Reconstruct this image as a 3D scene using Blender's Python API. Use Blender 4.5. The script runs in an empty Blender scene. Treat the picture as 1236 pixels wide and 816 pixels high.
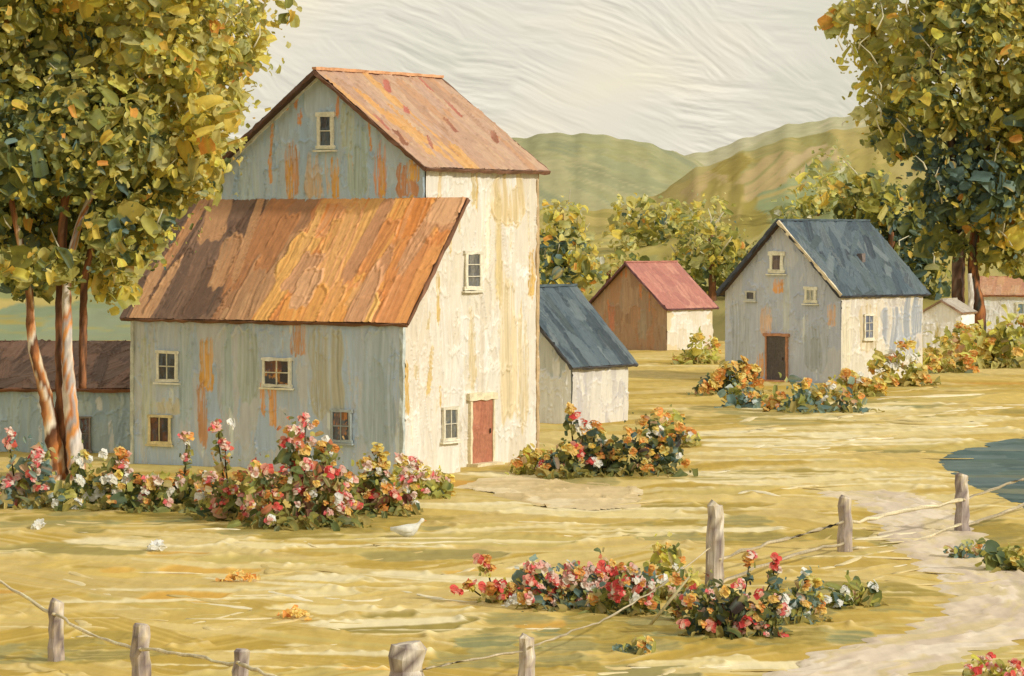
import bpy, math, random
import numpy as np
from mathutils import Vector

random.seed(7)
RNG = np.random.default_rng(11)
SC = bpy.context.scene
COLL = SC.collection
R = math.radians

# ------------------------------------------------------------------ camera, world, sun, exposure
EYE, F, CX, HY = 6.5, 4000.0, 618.0, 285.0          # eye height, focal length in photo pixels, centre column, horizon row
cam_d = bpy.data.cameras.new('camera')
cam = bpy.data.objects.new('camera', cam_d)
COLL.objects.link(cam)
cam.location = (0, 0, EYE)
cam.rotation_euler = (R(90), 0, 0)
cam_d.sensor_width = 36
cam_d.lens = 36 * F / 1236
cam_d.shift_y = -(408 - HY) / 1236
cam_d.clip_start = 0.5
cam_d.clip_end = 9000
SC.camera = cam

SUN = Vector((0.71, -0.50, 0.50)).normalized()       # direction towards the sun
world = bpy.data.worlds.new('World')
SC.world = world
world.use_nodes = True
sun_d = bpy.data.lights.new('sun', 'SUN')
sun_d.energy = 2.75
sun_d.angle = R(3.0)
sun_d.color = (1.0, 0.945, 0.85)
sun = bpy.data.objects.new('sun', sun_d)
COLL.objects.link(sun)
sun.location = (60, -20, 60)
sun.rotation_euler = SUN.to_track_quat('Z', 'Y').to_euler()

SC.view_settings.view_transform = 'Standard'
SC.view_settings.look = 'None'
SC.view_settings.exposure = 0.10
SC.view_settings.gamma = 1.0
SC.view_settings.use_curve_mapping = False
SC.render.engine = 'CYCLES'
SC.cycles.use_denoising = True
SC.cycles.max_bounces = 6
SC.cycles.diffuse_bounces = 4
SC.cycles.glossy_bounces = 2
SC.cycles.transparent_max_bounces = 4


def lin(v):
    v = v / 255.0
    return v / 12.92 if v <= 0.04045 else ((v + 0.055) / 1.055) ** 2.4


def c(r, g, b, k=1.0, calm=0.08):
    v = [lin(x) * k for x in (r, g, b)]
    y = 0.3 * v[0] + 0.6 * v[1] + 0.1 * v[2]
    return tuple(min(0.86, x + (y - x) * calm) for x in v)


def sky_world():
    nt = world.node_tree
    nt.nodes.clear()
    N = lambda t, **kw: _node(nt, t, kw)
    L = nt.links.new
    out = N('ShaderNodeOutputWorld')
    bg = N('ShaderNodeBackground')
    L(bg.outputs[0], out.inputs[0])
    sky = N('ShaderNodeTexSky')
    sky.sky_type = 'NISHITA'
    sky.sun_disc = False
    sky.sun_elevation = math.asin(SUN.z)
    sky.sun_rotation = math.atan2(SUN.x, SUN.y)
    sc = N('ShaderNodeVectorMath', operation='SCALE')
    sc.inputs['Scale'].default_value = 0.10
    L(sky.outputs[0], sc.inputs[0])
    tc = N('ShaderNodeTexCoord')
    # long streaks across the overcast, their ridge highlight and shade put into its colour
    def streak(off, rot, sx, sz, det):
        add = N('ShaderNodeVectorMath', operation='ADD')
        add.inputs[1].default_value = off
        L(tc.outputs['Generated'], add.inputs[0])
        mp = N('ShaderNodeMapping')
        mp.inputs['Rotation'].default_value = (0, R(rot), 0)
        mp.inputs['Scale'].default_value = (sx, 1.0, sz)
        # rotate first, then squash: two mapping nodes
        mr = N('ShaderNodeMapping')
        mr.inputs['Rotation'].default_value = (0, R(rot), 0)
        mp.inputs['Rotation'].default_value = (0, 0, 0)
        wn = N('ShaderNodeTexNoise')
        wn.inputs['Scale'].default_value = 26
        wn.inputs['Detail'].default_value = 2
        L(add.outputs[0], wn.inputs['Vector'])
        ws = N('ShaderNodeVectorMath', operation='MULTIPLY_ADD')
        ws.inputs[1].default_value = (0.016, 0.0, 0.004)
        L(wn.outputs['Color'], ws.inputs[0])
        L(add.outputs[0], ws.inputs[2])
        L(ws.outputs[0], mr.inputs['Vector'])
        L(mr.outputs[0], mp.inputs['Vector'])
        nz = N('ShaderNodeTexNoise')
        nz.inputs['Scale'].default_value = 1.0
        nz.inputs['Detail'].default_value = det
        nz.inputs['Roughness'].default_value = 0.62
        L(mp.outputs[0], nz.inputs['Vector'])
        return nz.outputs[0]
    def diff(rot, sx, sz, det, d):  # offset copies subtracted: paints a lit and a shaded flank on each streak
        a = streak((0, 0, 0), rot, sx, sz, det)
        b = streak(d, rot, sx, sz, det)
        m = N('ShaderNodeMath', operation='SUBTRACT')
        L(a, m.inputs[0]); L(b, m.inputs[1])
        return m.outputs[0]
    e1 = diff(-7, 24, 230, 5.0, (0.0003, 0, 0.0008))
    e2 = diff(-24, 20, 250, 5.0, (0.0003, 0, 0.0007))
    e3 = diff(-40, 24, 200, 5.0, (0.0006, 0, 0.0005))
    def pick(off, lo, hi):
        ad = N('ShaderNodeVectorMath', operation='ADD')
        ad.inputs[1].default_value = off
        L(tc.outputs['Generated'], ad.inputs[0])
        sel = N('ShaderNodeTexNoise')
        sel.inputs['Scale'].default_value = 24
        sel.inputs['Detail'].default_value = 2
        L(ad.outputs[0], sel.inputs['Vector'])
        mr = N('ShaderNodeMapRange')
        mr.inputs['From Min'].default_value = lo
        mr.inputs['From Max'].default_value = hi
        L(sel.outputs[0], mr.inputs[0])
        return mr.outputs[0]
    def fmix(f, x, y):
        m = N('ShaderNodeMix', data_type='FLOAT')
        L(f, m.inputs[0]); L(x, m.inputs[2]); L(y, m.inputs[3])
        return m.outputs[0]
    m12 = fmix(pick((0, 0, 0), 0.46, 0.52), e1, e2)
    m123 = fmix(pick((3, 1, 2), 0.55, 0.60), m12, e3)
    amp = pick((7, 4, 1), 0.3, 0.7)
    mx = N('ShaderNodeMath', operation='MULTIPLY')
    L(m123, mx.inputs[0])
    aa = N('ShaderNodeMath', operation='MULTIPLY_ADD')
    L(amp, aa.inputs[0]); aa.inputs[1].default_value = 2.2; aa.inputs[2].default_value = 0.0
    L(aa.outputs[0], mx.inputs[1])
    # broad patches of warm and grey cloud
    mp2 = N('ShaderNodeMapping')
    mp2.inputs['Scale'].default_value = (11, 1, 26)
    mp2.inputs['Location'].default_value = (0.35, 0, 0.2)
    L(tc.outputs['Generated'], mp2.inputs['Vector'])
    big = N('ShaderNodeTexNoise')
    big.inputs['Scale'].default_value = 1.0
    big.inputs['Detail'].default_value = 3
    L(mp2.outputs[0], big.inputs['Vector'])
    ramp = N('ShaderNodeValToRGB')
    L(big.outputs[0], ramp.inputs[0])
    el = ramp.color_ramp.elements
    el[0].position = 0.34; el[0].color = (*c(214, 210, 190, 1.0), 1)
    el[1].position = 0.66; el[1].color = (*c(236, 225, 199, 1.0), 1)
    m1 = el.new(0.5); m1.color = (*c(226, 219, 201, 1.0), 1)
    ma = N('ShaderNodeMath', operation='MULTIPLY_ADD')
    L(mx.outputs[0], ma.inputs[0])
    ma.inputs[1].default_value = SKY_EMBOSS
    ma.inputs[2].default_value = 1.0
    cl = N('ShaderNodeClamp')
    cl.inputs['Min'].default_value = 0.80; cl.inputs['Max'].default_value = 1.16
    L(ma.outputs[0], cl.inputs[0])
    sc2 = N('ShaderNodeVectorMath', operation='SCALE')
    L(ramp.outputs[0], sc2.inputs[0]); L(cl.outputs[0], sc2.inputs['Scale'])
    mix = N('ShaderNodeMix', data_type='RGBA')
    mix.inputs[0].default_value = 0.95                # cloud cover
    L(sc.outputs[0], mix.inputs[6]); L(sc2.outputs[0], mix.inputs[7])
    L(mix.outputs[2], bg.inputs[0])
    bg.inputs[1].default_value = 1.0


def _node(nt, t, kw):
    n = nt.nodes.new(t)
    for k, v in kw.items():
        setattr(n, k, v)
    return n


SKY_EMBOSS = 0.9  # strength of the ridge highlights and shadows painted into the sky
sky_world()

# ------------------------------------------------------------------ materials
MATS = {}


def paint_mat(name, rough=0.6, spec=0.25, scale=(14, 14, 3), bump=0.25, dist=0.02, var=0.10, trans=0.0, fine=1.0):
    """Weathered brushed coat: colour comes from the mesh's own strokes, varied by a stretched noise, with fine relief."""
    if name in MATS:
        return MATS[name]
    m = bpy.data.materials.new(name)
    m.use_nodes = True
    nt = m.node_tree
    nt.nodes.clear()
    N = lambda t, **kw: _node(nt, t, kw)
    L = nt.links.new
    out = N('ShaderNodeOutputMaterial')
    p = N('ShaderNodeBsdfPrincipled')
    p.inputs['Roughness'].default_value = rough
    p.inputs['Specular IOR Level'].default_value = spec
    at = N('ShaderNodeAttribute', attribute_name='Col')
    tc = N('ShaderNodeTexCoord')
    mp = N('ShaderNodeMapping')
    mp.inputs['Scale'].default_value = scale
    L(tc.outputs['Object'], mp.inputs['Vector'])
    nz = N('ShaderNodeTexNoise')
    nz.inputs['Scale'].default_value = fine
    nz.inputs['Detail'].default_value = 4
    nz.inputs['Roughness'].default_value = 0.6
    L(mp.outputs[0], nz.inputs['Vector'])
    mr = N('ShaderNodeMapRange')
    mr.inputs['From Min'].default_value = 0.3
    mr.inputs['From Max'].default_value = 0.7
    mr.inputs['To Min'].default_value = 1 - var
    mr.inputs['To Max'].default_value = 1 + var
    L(nz.outputs[0], mr.inputs[0])
    sc = N('ShaderNodeVectorMath', operation='SCALE')
    L(at.outputs['Color'], sc.inputs[0])
    L(mr.outputs[0], sc.inputs['Scale'])
    L(sc.outputs[0], p.inputs['Base Color'])
    bp = N('ShaderNodeBump')
    bp.inputs['Strength'].default_value = bump
    bp.inputs['Distance'].default_value = dist
    L(nz.outputs[0], bp.inputs['Height'])
    L(bp.outputs[0], p.inputs['Normal'])
    if trans > 0:
        tr = N('ShaderNodeBsdfTranslucent')
        L(sc.outputs[0], tr.inputs['Color'])
        mx = N('ShaderNodeMixShader')
        mx.inputs[0].default_value = trans
        L(p.outputs[0], mx.inputs[1]); L(tr.outputs[0], mx.inputs[2])
        L(mx.outputs[0], out.inputs[0])
    else:
        L(p.outputs[0], out.inputs[0])
    MATS[name] = m
    return m


WALL = paint_mat('weathered_wall_paint', 0.55, 0.3, (7, 7, 1.2), 0.35, 0.03, 0.09)
ROOF = paint_mat('rusty_roof_sheet', 0.5, 0.3, (5, 5, 2.2), 0.4, 0.03, 0.13)
TRIM = paint_mat('trim_paint', 0.55, 0.3, (9, 9, 9), 0.4, 0.02, 0.18)
GLASS = paint_mat('old_window_glass', 0.25, 0.5, (8, 8, 4), 0.2, 0.01, 0.25)
GROUND = paint_mat('dry_grass', 0.8, 0.08, (2.6, 0.5, 2.6), 0.35, 0.05, 0.12)
HILL = paint_mat('hill_grass', 0.9, 0.05, (0.25, 0.05, 0.8), 0.2, 0.4, 0.10)
LEAF = paint_mat('leaf', 0.55, 0.25, (5, 5, 5), 0.3, 0.03, 0.14, trans=0.5)
PETAL = paint_mat('petal', 0.55, 0.25, (9, 9, 9), 0.3, 0.02, 0.14, trans=0.35)
BARK = paint_mat('bark', 0.7, 0.2, (9, 9, 1.6), 0.6, 0.04, 0.22)
WOOD = paint_mat('grey_fence_wood', 0.7, 0.2, (22, 22, 3), 0.6, 0.02, 0.22)
WATER = paint_mat('pond_water', 0.7, 0.04, (1.5, 0.4, 1), 0.25, 0.03, 0.12)


# ------------------------------------------------------------------ scene helpers
def tag(o, label=None, cat=None, group=None, kind=None):
    if label: o['label'] = label
    if cat: o['category'] = cat
    if group: o['group'] = group
    if kind: o['kind'] = kind
    return o


def thing(name, label, cat, loc, rotz=0.0, group=None):
    o = bpy.data.objects.new(name, None)
    COLL.objects.link(o)
    o.location = loc
    o.rotation_euler = (0, 0, rotz)
    o.empty_display_size = 0.3
    return tag(o, label, cat, group)


def mesh_obj(name, V, Fc, C, mat, parent=None, smooth=True):
    V = np.asarray(V, dtype=np.float32)
    me = bpy.data.meshes.new(name)
    if isinstance(Fc, np.ndarray):
        nf, k = Fc.shape
        me.vertices.add(len(V)); me.vertices.foreach_set('co', V.ravel())
        me.loops.add(nf * k); me.loops.foreach_set('vertex_index', Fc.astype(np.int32).ravel())
        me.polygons.add(nf)
        me.polygons.foreach_set('loop_start', np.arange(nf, dtype=np.int32) * k)
        me.update(calc_edges=True)
    else:
        me.from_pydata([tuple(map(float, v)) for v in V], [], Fc)
        me.update()
    a = me.color_attributes.new('Col', 'FLOAT_COLOR', 'POINT')
    C = np.asarray(C, dtype=np.float32)
    if C.ndim == 1:
        C = np.tile(C, (len(V), 1))
    C4 = np.ones((len(V), 4), dtype=np.float32)
    C4[:, :3] = np.clip(C, 0.002, 0.88)
    a.data.foreach_set('color', C4.ravel())
    me.polygons.foreach_set('use_smooth', np.full(len(me.polygons), smooth, dtype=bool))
    me.materials.append(mat)
    o = bpy.data.objects.new(name, me)
    COLL.objects.link(o)
    if parent is not None:
        o.parent = parent
    return o


class Acc:
    """Collects bars, boxes and tubes into one mesh."""
    def __init__(self): self.V, self.F, self.C = [], [], []

    def add(self, V, Fc, C):
        n = sum(len(v) for v in self.V)
        V = np.asarray(V, float)
        self.V.append(V)
        self.F += [tuple(int(i) + n for i in f) for f in Fc]
        C = np.asarray(C, float)
        self.C.append(np.tile(C, (len(V), 1)) if C.ndim == 1 else C)

    def tube(self, pts, rad, col, n=7, jit=0.0, colj=0.0, cols=None, squash=1.0):
        pts = [Vector(p) for p in pts]
        m = len(pts)
        V, C = [], []
        for i, p in enumerate(pts):
            t = (pts[min(i + 1, m - 1)] - pts[max(i - 1, 0)]).normalized()
            ref = Vector((0, 1, 0)) if abs(t.y) < 0.9 else Vector((1, 0, 0))
            a = t.cross(ref).normalized(); b = t.cross(a).normalized()
            r = rad[i] if hasattr(rad, '__len__') else rad
            for k in range(n):
                th = 2 * math.pi * k / n
                rr = r * (1 + random.uniform(-jit, jit))
                V.append(p + a * (rr * math.cos(th)) + b * (rr * math.sin(th) * squash))
                base = np.array(cols[int(k * .8 + 2.2 * math.sin(i * .37 + k * .21 + m) + 1.5 * math.sin(i * .11)) % len(cols)] if cols else col)
                C.append(base * (1 + random.uniform(-colj, colj)))
        Fc = []
        for i in range(m - 1):
            for k in range(n):
                k2 = (k + 1) % n
                Fc.append((i * n + k, i * n + k2, (i + 1) * n + k2, (i + 1) * n + k))
        Fc.append(tuple(range(n - 1, -1, -1)))
        Fc.append(tuple((m - 1) * n + k for k in range(n)))
        self.add([tuple(v) for v in V], Fc, C)

    def bar(self, p0, p1, w, h, side, col, jit=0.0, colj=0.12, seg=None):
        """rectangular bar from p0 to p1; `side` = direction of its width, slightly wavering edges"""
        p0, p1, side = Vector(p0), Vector(p1), Vector(side).normalized()
        t = (p1 - p0); ln = t.length; t.normalize()
        up = side.cross(t).normalized()
        seg = seg or max(1, int(ln / 0.25))
        V, C = [], []
        for i in range(seg + 1):
            p = p0.lerp(p1, i / seg)
            for sx, sy in ((-1, -1), (1, -1), (1, 1), (-1, 1)):
                V.append(p + side * (sx * w / 2 * (1 + random.uniform(-jit, jit))) + up * (sy * h / 2 * (1 + random.uniform(-jit, jit))))
                C.append(np.array(col) * (1 + random.uniform(-colj, colj)))
        Fc = []
        for i in range(seg):
            for k in range(4):
                k2 = (k + 1) % 4
                Fc.append((i * 4 + k, i * 4 + k2, (i + 1) * 4 + k2, (i + 1) * 4 + k))
        Fc.append((3, 2, 1, 0)); e = seg * 4
        Fc.append((e, e + 1, e + 2, e + 3))
        self.add([tuple(v) for v in V], Fc, C)

    def build(self, name, mat, parent=None, smooth=False):
        return mesh_obj(name, np.concatenate(self.V), self.F, np.concatenate(self.C), mat, parent, smooth)


# ------------------------------------------------------------------ stroke engine: thick overlapping swaths with raised rims
class Canvas:
    def __init__(self, k, sc, T, base):
        self.k, self.sc, self.T = np.asarray(k, float), np.asarray(sc, float), np.asarray(T, float)
        nr, nc = len(self.T), len(self.k)
        self.C = np.tile(np.asarray(base, np.float32), (nr, nc, 1))
        self.H = np.zeros((nr, nc), np.float32)

    def stroke(self, s, t, ls, lt, ang, col, h=0.02, rim=0.03, streak=0.10, dry=0.0, rimcol=0.12, cols2=None, wob=1.0, rimq=0.84, rimto=None, rimmix=0.7):
        ca, sa = math.cos(ang), math.sin(ang)
        es = abs(ls * ca) + abs(lt * sa); et = abs(ls * sa) + abs(lt * ca)
        es *= 1.2; et *= 1.2
        r0, r1 = np.searchsorted(self.T, (t - et, t + et))
        if r1 - r0 < 1: return
        scr = self.sc[r0:r1]
        c0 = np.searchsorted(self.k, min((s - es) / scr.min(), (s - es) / scr.max()))
        c1 = np.searchsorted(self.k, max((s + es) / scr.min(), (s + es) / scr.max()))
        if c1 - c0 < 1: return
        ds = self.k[None, c0:c1] * scr[:, None] - s
        dt = np.broadcast_to(self.T[r0:r1, None] - t, ds.shape)
        a = (ds * ca + dt * sa) / ls
        b = (-ds * sa + dt * ca) / lt
        ph = RNG.uniform(0, 6.28, 5)
        wa = 1 + wob * (0.07 * np.sin(4 * b + ph[0]) + 0.06 * np.sin(9 * b + ph[1]))
        wb = 1 + wob * (0.09 * np.sin(3.2 * a + ph[2]) + 0.06 * np.sin(8 * a + ph[3]))
        qa, qb = np.abs(a) / wa, np.abs(b) / wb
        q = (qa ** 5 + qb ** 5) ** 0.2
        tab = RNG.normal(0, 1, 26)
        st = np.interp(b * 11 + 13 + 1.2 * np.sin(2 * a + ph[4]), np.arange(26), tab)
        al = np.clip((1 - q) / 0.06, 0, 1)
        if dry > 0:
            al = al * np.clip(1.2 - dry * np.clip(a * 0.5 + 0.5, 0, 1) * (1.1 + st), 0, 1)
        if al.max() <= 0: return
        rimw = np.exp(-((q - rimq - .035) / .032) ** 2) * (q < 1.0)
        sgn = np.where(qa > qb, np.sign(a), np.sign(b) * (1 if ph[0] > 2.6 else -1))
        rimv = rimw * np.where(sgn > 0, 1.0, 0.25)
        col = np.asarray(col, np.float32)
        cc = col[None, None, :] * (1 + streak * st[..., None] * 0.7 + rimcol * rimv[..., None])
        if rimto is not None:
            rm = np.clip(rimv * rimmix * np.clip(1 + .5 * st, .2, 1.3), 0, 1)[..., None]
        if cols2 is not None:
            w2 = np.clip(st * 0.9 - 0.25, 0, 1)[..., None]
            cc = cc * (1 - w2) + np.asarray(cols2, np.float32) * w2
        if rimto is not None:
            cc = cc * (1 - rm) + np.asarray(rimto, np.float32) * rm
        hh = h * (0.5 + 0.4 * a) + rim * rimv + 0.16 * h * st
        C = self.C[r0:r1, c0:c1]; H = self.H[r0:r1, c0:c1]
        C += (cc - C) * al[..., None].astype(np.float32)
        H += (hh - H * 0.65) * al.astype(np.float32) - 0.35 * H * 0 * al.astype(np.float32)

    def fill(self, n, box, L, W, ang, angj, pal, h=0.02, rim=0.03, streak=0.1, dry=0.3, mix=0.25, scale=None, rimcol=0.12, **kw):
        pal = [np.array(p) for p in pal]
        for _ in range(n):
            s = RNG.uniform(box[0], box[1]); t = RNG.uniform(box[2], box[3])
            f = scale(s, t) if scale else 1.0
            cl = pal[RNG.integers(len(pal))]
            c2 = pal[RNG.integers(len(pal))]
            m = RNG.uniform(0, mix)
            self.stroke(s, t, RNG.uniform(*L) * f, RNG.uniform(*W) * f, ang + RNG.normal(0, angj), cl * (1 - m) + c2 * m,
                        h * RNG.uniform(0.5, 1.4), rim * RNG.uniform(0.3, 1.5), streak, RNG.uniform(0, dry), rimcol, c2, **kw)


def grid_faces(nr, nc, keep=None):
    i = np.arange(nr - 1)[:, None] * nc + np.arange(nc - 1)[None, :]
    Fq = np.stack([i, i + 1, i + 1 + nc, i + nc], -1).reshape(-1, 4)
    return Fq if keep is None else Fq[keep.ravel()]


def panel(name, parent, o, ax, ay, w, h, base, mat, paint, poly=None, res=0.03, lift=0.004):
    """A coated sheet: origin o, width along ax, height along ay, relief towards ax x ay. `paint(canvas)` lays the strokes."""
    o, ax, ay = Vector(o), Vector(ax).normalized(), Vector(ay).normalized()
    n = ax.cross(ay).normalized()
    nc, nr = max(3, int(w / res) + 1), max(3, int(h / res) + 1)
    S, T = np.linspace(0, w, nc), np.linspace(0, h, nr)
    cv = Canvas(S, np.ones(nr), T, base)
    paint(cv)
    H = np.clip(cv.H, 0, 0.07) + lift
    P = (np.array(o)[None, None] + S[None, :, None] * np.array(ax) + T[:, None, None] * np.array(ay) + H[..., None] * np.array(n))
    keep = None
    if poly is not None:
        sm = (S[:-1] + S[1:]) / 2; tm = (T[:-1] + T[1:]) / 2
        keep = inside(poly, *np.meshgrid(sm, tm))
    return mesh_obj(name, P.reshape(-1, 3), grid_faces(nr, nc, keep), cv.C.reshape(-1, 3), mat, parent)


def inside(poly, X, Y):
    r = np.zeros(X.shape, bool)
    n = len(poly)
    for i in range(n):
        (x0, y0), (x1, y1) = poly[i], poly[(i + 1) % n]
        cond = (y0 > Y) != (y1 > Y)
        xi = (x1 - x0) * (Y - y0) / ((y1 - y0) if y1 != y0 else 1e-9) + x0
        r ^= cond & (X < xi)
    return r


def ray(px, py):
    return Vector(((px - CX) / F, 1.0, (HY - py) / F))


def gpt(px, py, z=0.0):
    d = (EYE - z) * F / (py - HY)
    return Vector(((px - CX) / F * d, d, z))


class Site:
    """A building's own frame: x' along its front, y' into its depth."""
    def __init__(self, px, py, alpha):
        self.o = gpt(px, py); self.a = R(alpha)
        self.u = Vector((math.cos(self.a), -math.sin(self.a), 0)); self.v = Vector((math.sin(self.a), math.cos(self.a), 0))

    def hit(self, px, py, axis, val):
        """local point where the sight line through a measured photo position meets the wall plane"""
        d = ray(px, py); e = Vector((0, 0, EYE)); n = self.u if axis == 'x' else self.v
        t = (val - (e - self.o).dot(n)) / d.dot(n)
        p = e + d * t - self.o
        return Vector((p.dot(self.u), p.dot(self.v), p.z))


def prism(name, parent, pts, direction, col, mat):
    """closed solid: polygon pts swept along direction"""
    n = len(pts)
    V = [Vector(p) for p in pts] + [Vector(p) + Vector(direction) for p in pts]
    Fc = [tuple(range(n)), tuple(range(2 * n - 1, n - 1, -1))] + [(i, i + n, (i + 1) % n + n, (i + 1) % n) for i in range(n)]
    return mesh_obj(name, [tuple(v) for v in V], Fc, col, mat, parent, False)


# ------------------------------------------------------------------ ground
K = 0.98
P_FIELD = [c(202, 175, 96, K), c(196, 168, 82, K), c(188, 158, 66, K), c(208, 184, 112, K), c(182, 152, 56, K),
           c(198, 173, 102, K), c(206, 178, 90, K), c(192, 172, 94, K)]
P_PALE = [c(222, 204, 146, K), c(214, 194, 130, K), c(206, 184, 116, K), c(226, 212, 166, K)]
P_OLIVE = [c(160, 140, 60, K), c(168, 144, 56, K), c(150, 136, 70, K), c(156, 146, 88, K)]
P_OCHRE = [c(206, 160, 58, K), c(214, 172, 72, K), c(196, 148, 52, K)]

PATH_PX = [(930, 880), (1000, 824), (1090, 786), (1170, 764), (1215, 735), (1205, 706), (1165, 676), (1130, 652), (1112, 628), (1085, 606), (1030, 594)]
path_c = [gpt(*p) for p in PATH_PX]


def catmull(P, n):
    out = []
    for i in range(len(P) - 1):
        p0, p1, p2, p3 = P[max(i - 1, 0)], P[i], P[i + 1], P[min(i + 2, len(P) - 1)]
        for j in range(n):
            t = j / n
            out.append(0.5 * ((2 * p1) + (p2 - p0) * t + (2 * p0 - 5 * p1 + 4 * p2 - p3) * t * t + (3 * p1 - p0 - 3 * p2 + p3) * t ** 3))
    out.append(P[-1])
    return out


PATH_LINE = catmull(path_c, 10)
POND = [gpt(*p) for p in ((1122, 556), (1140, 546), (1185, 535), (1240, 525), (1330, 519), (1420, 545), (1390, 610), (1310, 628), (1240, 622), (1200, 600), (1165, 588), (1140, 572))]
YARD = [gpt(*p) for p in ((548, 588), (575, 577), (630, 574), (700, 584), (778, 590), (776, 612), (720, 618), (660, 612), (600, 600))]


def build_ground():
    py = np.concatenate([np.linspace(5000, 900, 30, endpoint=False), np.linspace(900, 840, 40, endpoint=False), np.linspace(840, 560, 420, endpoint=False), np.linspace(560, 400, 290, endpoint=False),
                         np.linspace(400, 330, 46, endpoint=False), np.linspace(330, 288.5, 14)])
    d = EYE * F / (py - HY)                                     # rows thin out with distance so that the swaths stay resolved
    kx = np.concatenate([np.linspace(-6500, -800, 24, endpoint=False), np.linspace(-800, -180, 130, endpoint=False), np.linspace(-180, 1420, 1240, endpoint=False), np.linspace(1420, 2040, 130, endpoint=False), np.linspace(2040, 7500, 24)])
    k = (kx - CX) / F
    cv = Canvas(k, d, d, c(186, 160, 80, K))
    sc = lambda s, t: 1.0
    # far to near, so the nearer swaths overlap the farther ones
    for (d0, d1, n) in ((120, 230, 800), (95, 125, 530), (74, 97, 670), (60, 76, 610), (50, 62, 530), (40, 52, 400)):
        half = d1 * 0.30
        sz = lambda s_, t_: (t_ / 65) ** 0.9
        bx = (-half, half, d0, d1)
        CR = c(232, 216, 168, K)
        kw = dict(wob=.5, rimq=.93, rimto=CR, rimmix=.55)
        for _ in range(int(n * .75)):                            # broad mown swaths lying aslant
            s_, t_ = RNG.uniform(-half, half), RNG.uniform(d0, d1)
            f = sz(s_, t_)
            fall = -1 if RNG.random() < (.75 if s_ < -.01 * t_ else .3) else 1
            cl, c2 = np.array(P_FIELD[RNG.integers(8)]), np.array(P_FIELD[RNG.integers(8)])
            cv.stroke(s_, t_, RNG.uniform(1.6, 4.2) * f, RNG.uniform(.45, 1.25) * f, fall * R(RNG.uniform(18, 68)), cl, 0.03 * RNG.uniform(.4, 1.4), 0.07 * RNG.uniform(.3, 1.5), 0.035, 0.06, 0.0, c2, .5, .93, CR, .5)
        cv.fill(int(n * 0.02), bx, (0.5, 1.8), (0.5, 1.6), 0.0, 0.35, P_OLIVE, 0.02, 0.05, 0.05, 0.3, 0.8, sz, 0.0, **kw)
        cv.fill(int(n * 0.025), bx, (0.3, 1.2), (0.3, 1.0), 0.0, 0.20, P_OCHRE, 0.012, 0.05, 0.05, 0.4, 0.5, sz, 0.0, **kw)
        cv.fill(int(n * 0.07), bx, (0.5, 2.6), (0.08, 0.26), 0.0, 0.12, P_PALE, 0.03, 0.07, 0.03, 0.2, 0.5, sz, 0.2, wob=.8)
    # olive turf round the flower beds
    for (px, yy, sx, n) in ((150, 622, 190, 40), (400, 636, 150, 34), (700, 572, 150, 30), (820, 765, 210, 60), (950, 500, 190, 30), (860, 640, 90, 26), (80, 790, 120, 24), (1010, 720, 60, 26), (1210, 650, 40, 22), (620, 795, 120, 20)):
        for _ in range(n):
            q = gpt(px + RNG.normal(0, sx * 0.45), yy + RNG.normal(0, 9))
            f = q.y / 65
            cl = P_OLIVE[RNG.integers(4)] if RNG.random() < 0.9 else c(140, 140, 92, K)
            cv.stroke(q.x, q.y, RNG.uniform(0.25, 0.9) * f, RNG.uniform(0.4, 1.1) * f, RNG.normal(0, 0.15), cl, 0.03, 0.05, 0.06, 0.5, 0.3, P_FIELD[RNG.integers(8)], rimq=.9)
    # pale swept hay curving over the field towards the house, and in front of the door
    for (px, yy, sx, sy, n, an) in ((1060, 498, 90, 10, 26, .25), (960, 535, 120, 14, 30, .1), (1120, 520, 70, 8, 16, .4), (900, 580, 130, 12, 26, -.2), (1010, 585, 80, 10, 16, .2), (690, 618, 110, 10, 20, -.3), (420, 690, 160, 16, 16, -.5), (250, 660, 150, 10, 14, -.3), (450, 745, 120, 14, 12, .2), (880, 800, 120, 10, 12, .2), (760, 645, 120, 8, 12, 0)):
        for _ in range(int(n * .6)):
            q = gpt(px + RNG.normal(0, sx * .7), yy + RNG.normal(0, sy * .7))
            f = q.y / 65
            cv.stroke(q.x, q.y, RNG.uniform(.6, 2.0) * f, RNG.uniform(.10, .7) * f, an + RNG.normal(0, .25), P_PALE[RNG.integers(4)], 0.02, 0.07, 0.03, 0.12, 0.1, P_PALE[RNG.integers(4)], .6, .90, c(238, 228, 192, K))
    def soft(A, wr, wc):                                        # settle the relief so that ridges run on evenly
        for ax, w in ((0, wr), (1, wc)):
            w = np.array(w, np.float32) / sum(w)
            h = len(w) // 2
            A = sum(w[i] * np.roll(A, i - h, axis=ax) for i in range(len(w)))
        return A
    cv.H = soft(cv.H, (1, 2, 3, 2, 1), (1, 1, 2, 2, 3, 2, 2, 1, 1)) * 1.8
    cv.C = soft(cv.C, (1, 3, 1), (1, 2, 3, 2, 1))
    X = k[None, :] * d[:, None]
    Y = np.broadcast_to(d[:, None], X.shape)
    H = np.clip(cv.H, 0.0, 0.18)
    # no swaths under the path, the yard and the pond
    near = np.full(X.shape, 9.0)                                # how far outside the flat areas, in half path widths
    for pl in (YARD, POND):
        ins = inside([(p.x, p.y) for p in pl], X, Y)
        dm = np.full(X.shape, 9.0)
        for i in range(len(pl)):
            A, B = pl[i], pl[(i + 1) % len(pl)]
            ex, ey = B.x - A.x, B.y - A.y
            tt = np.clip(((X - A.x) * ex + (Y - A.y) * ey) / (ex * ex + ey * ey + 1e-9), 0, 1)
            dm = np.minimum(dm, np.hypot(X - A.x - tt * ex, (Y - A.y - tt * ey) * .6))
        near = np.minimum(near, np.where(ins, np.clip(1 - dm * .6, .3, 1), 1 + dm))
    rr0, rr1 = np.searchsorted(-(py), (-900, -570))
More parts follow.
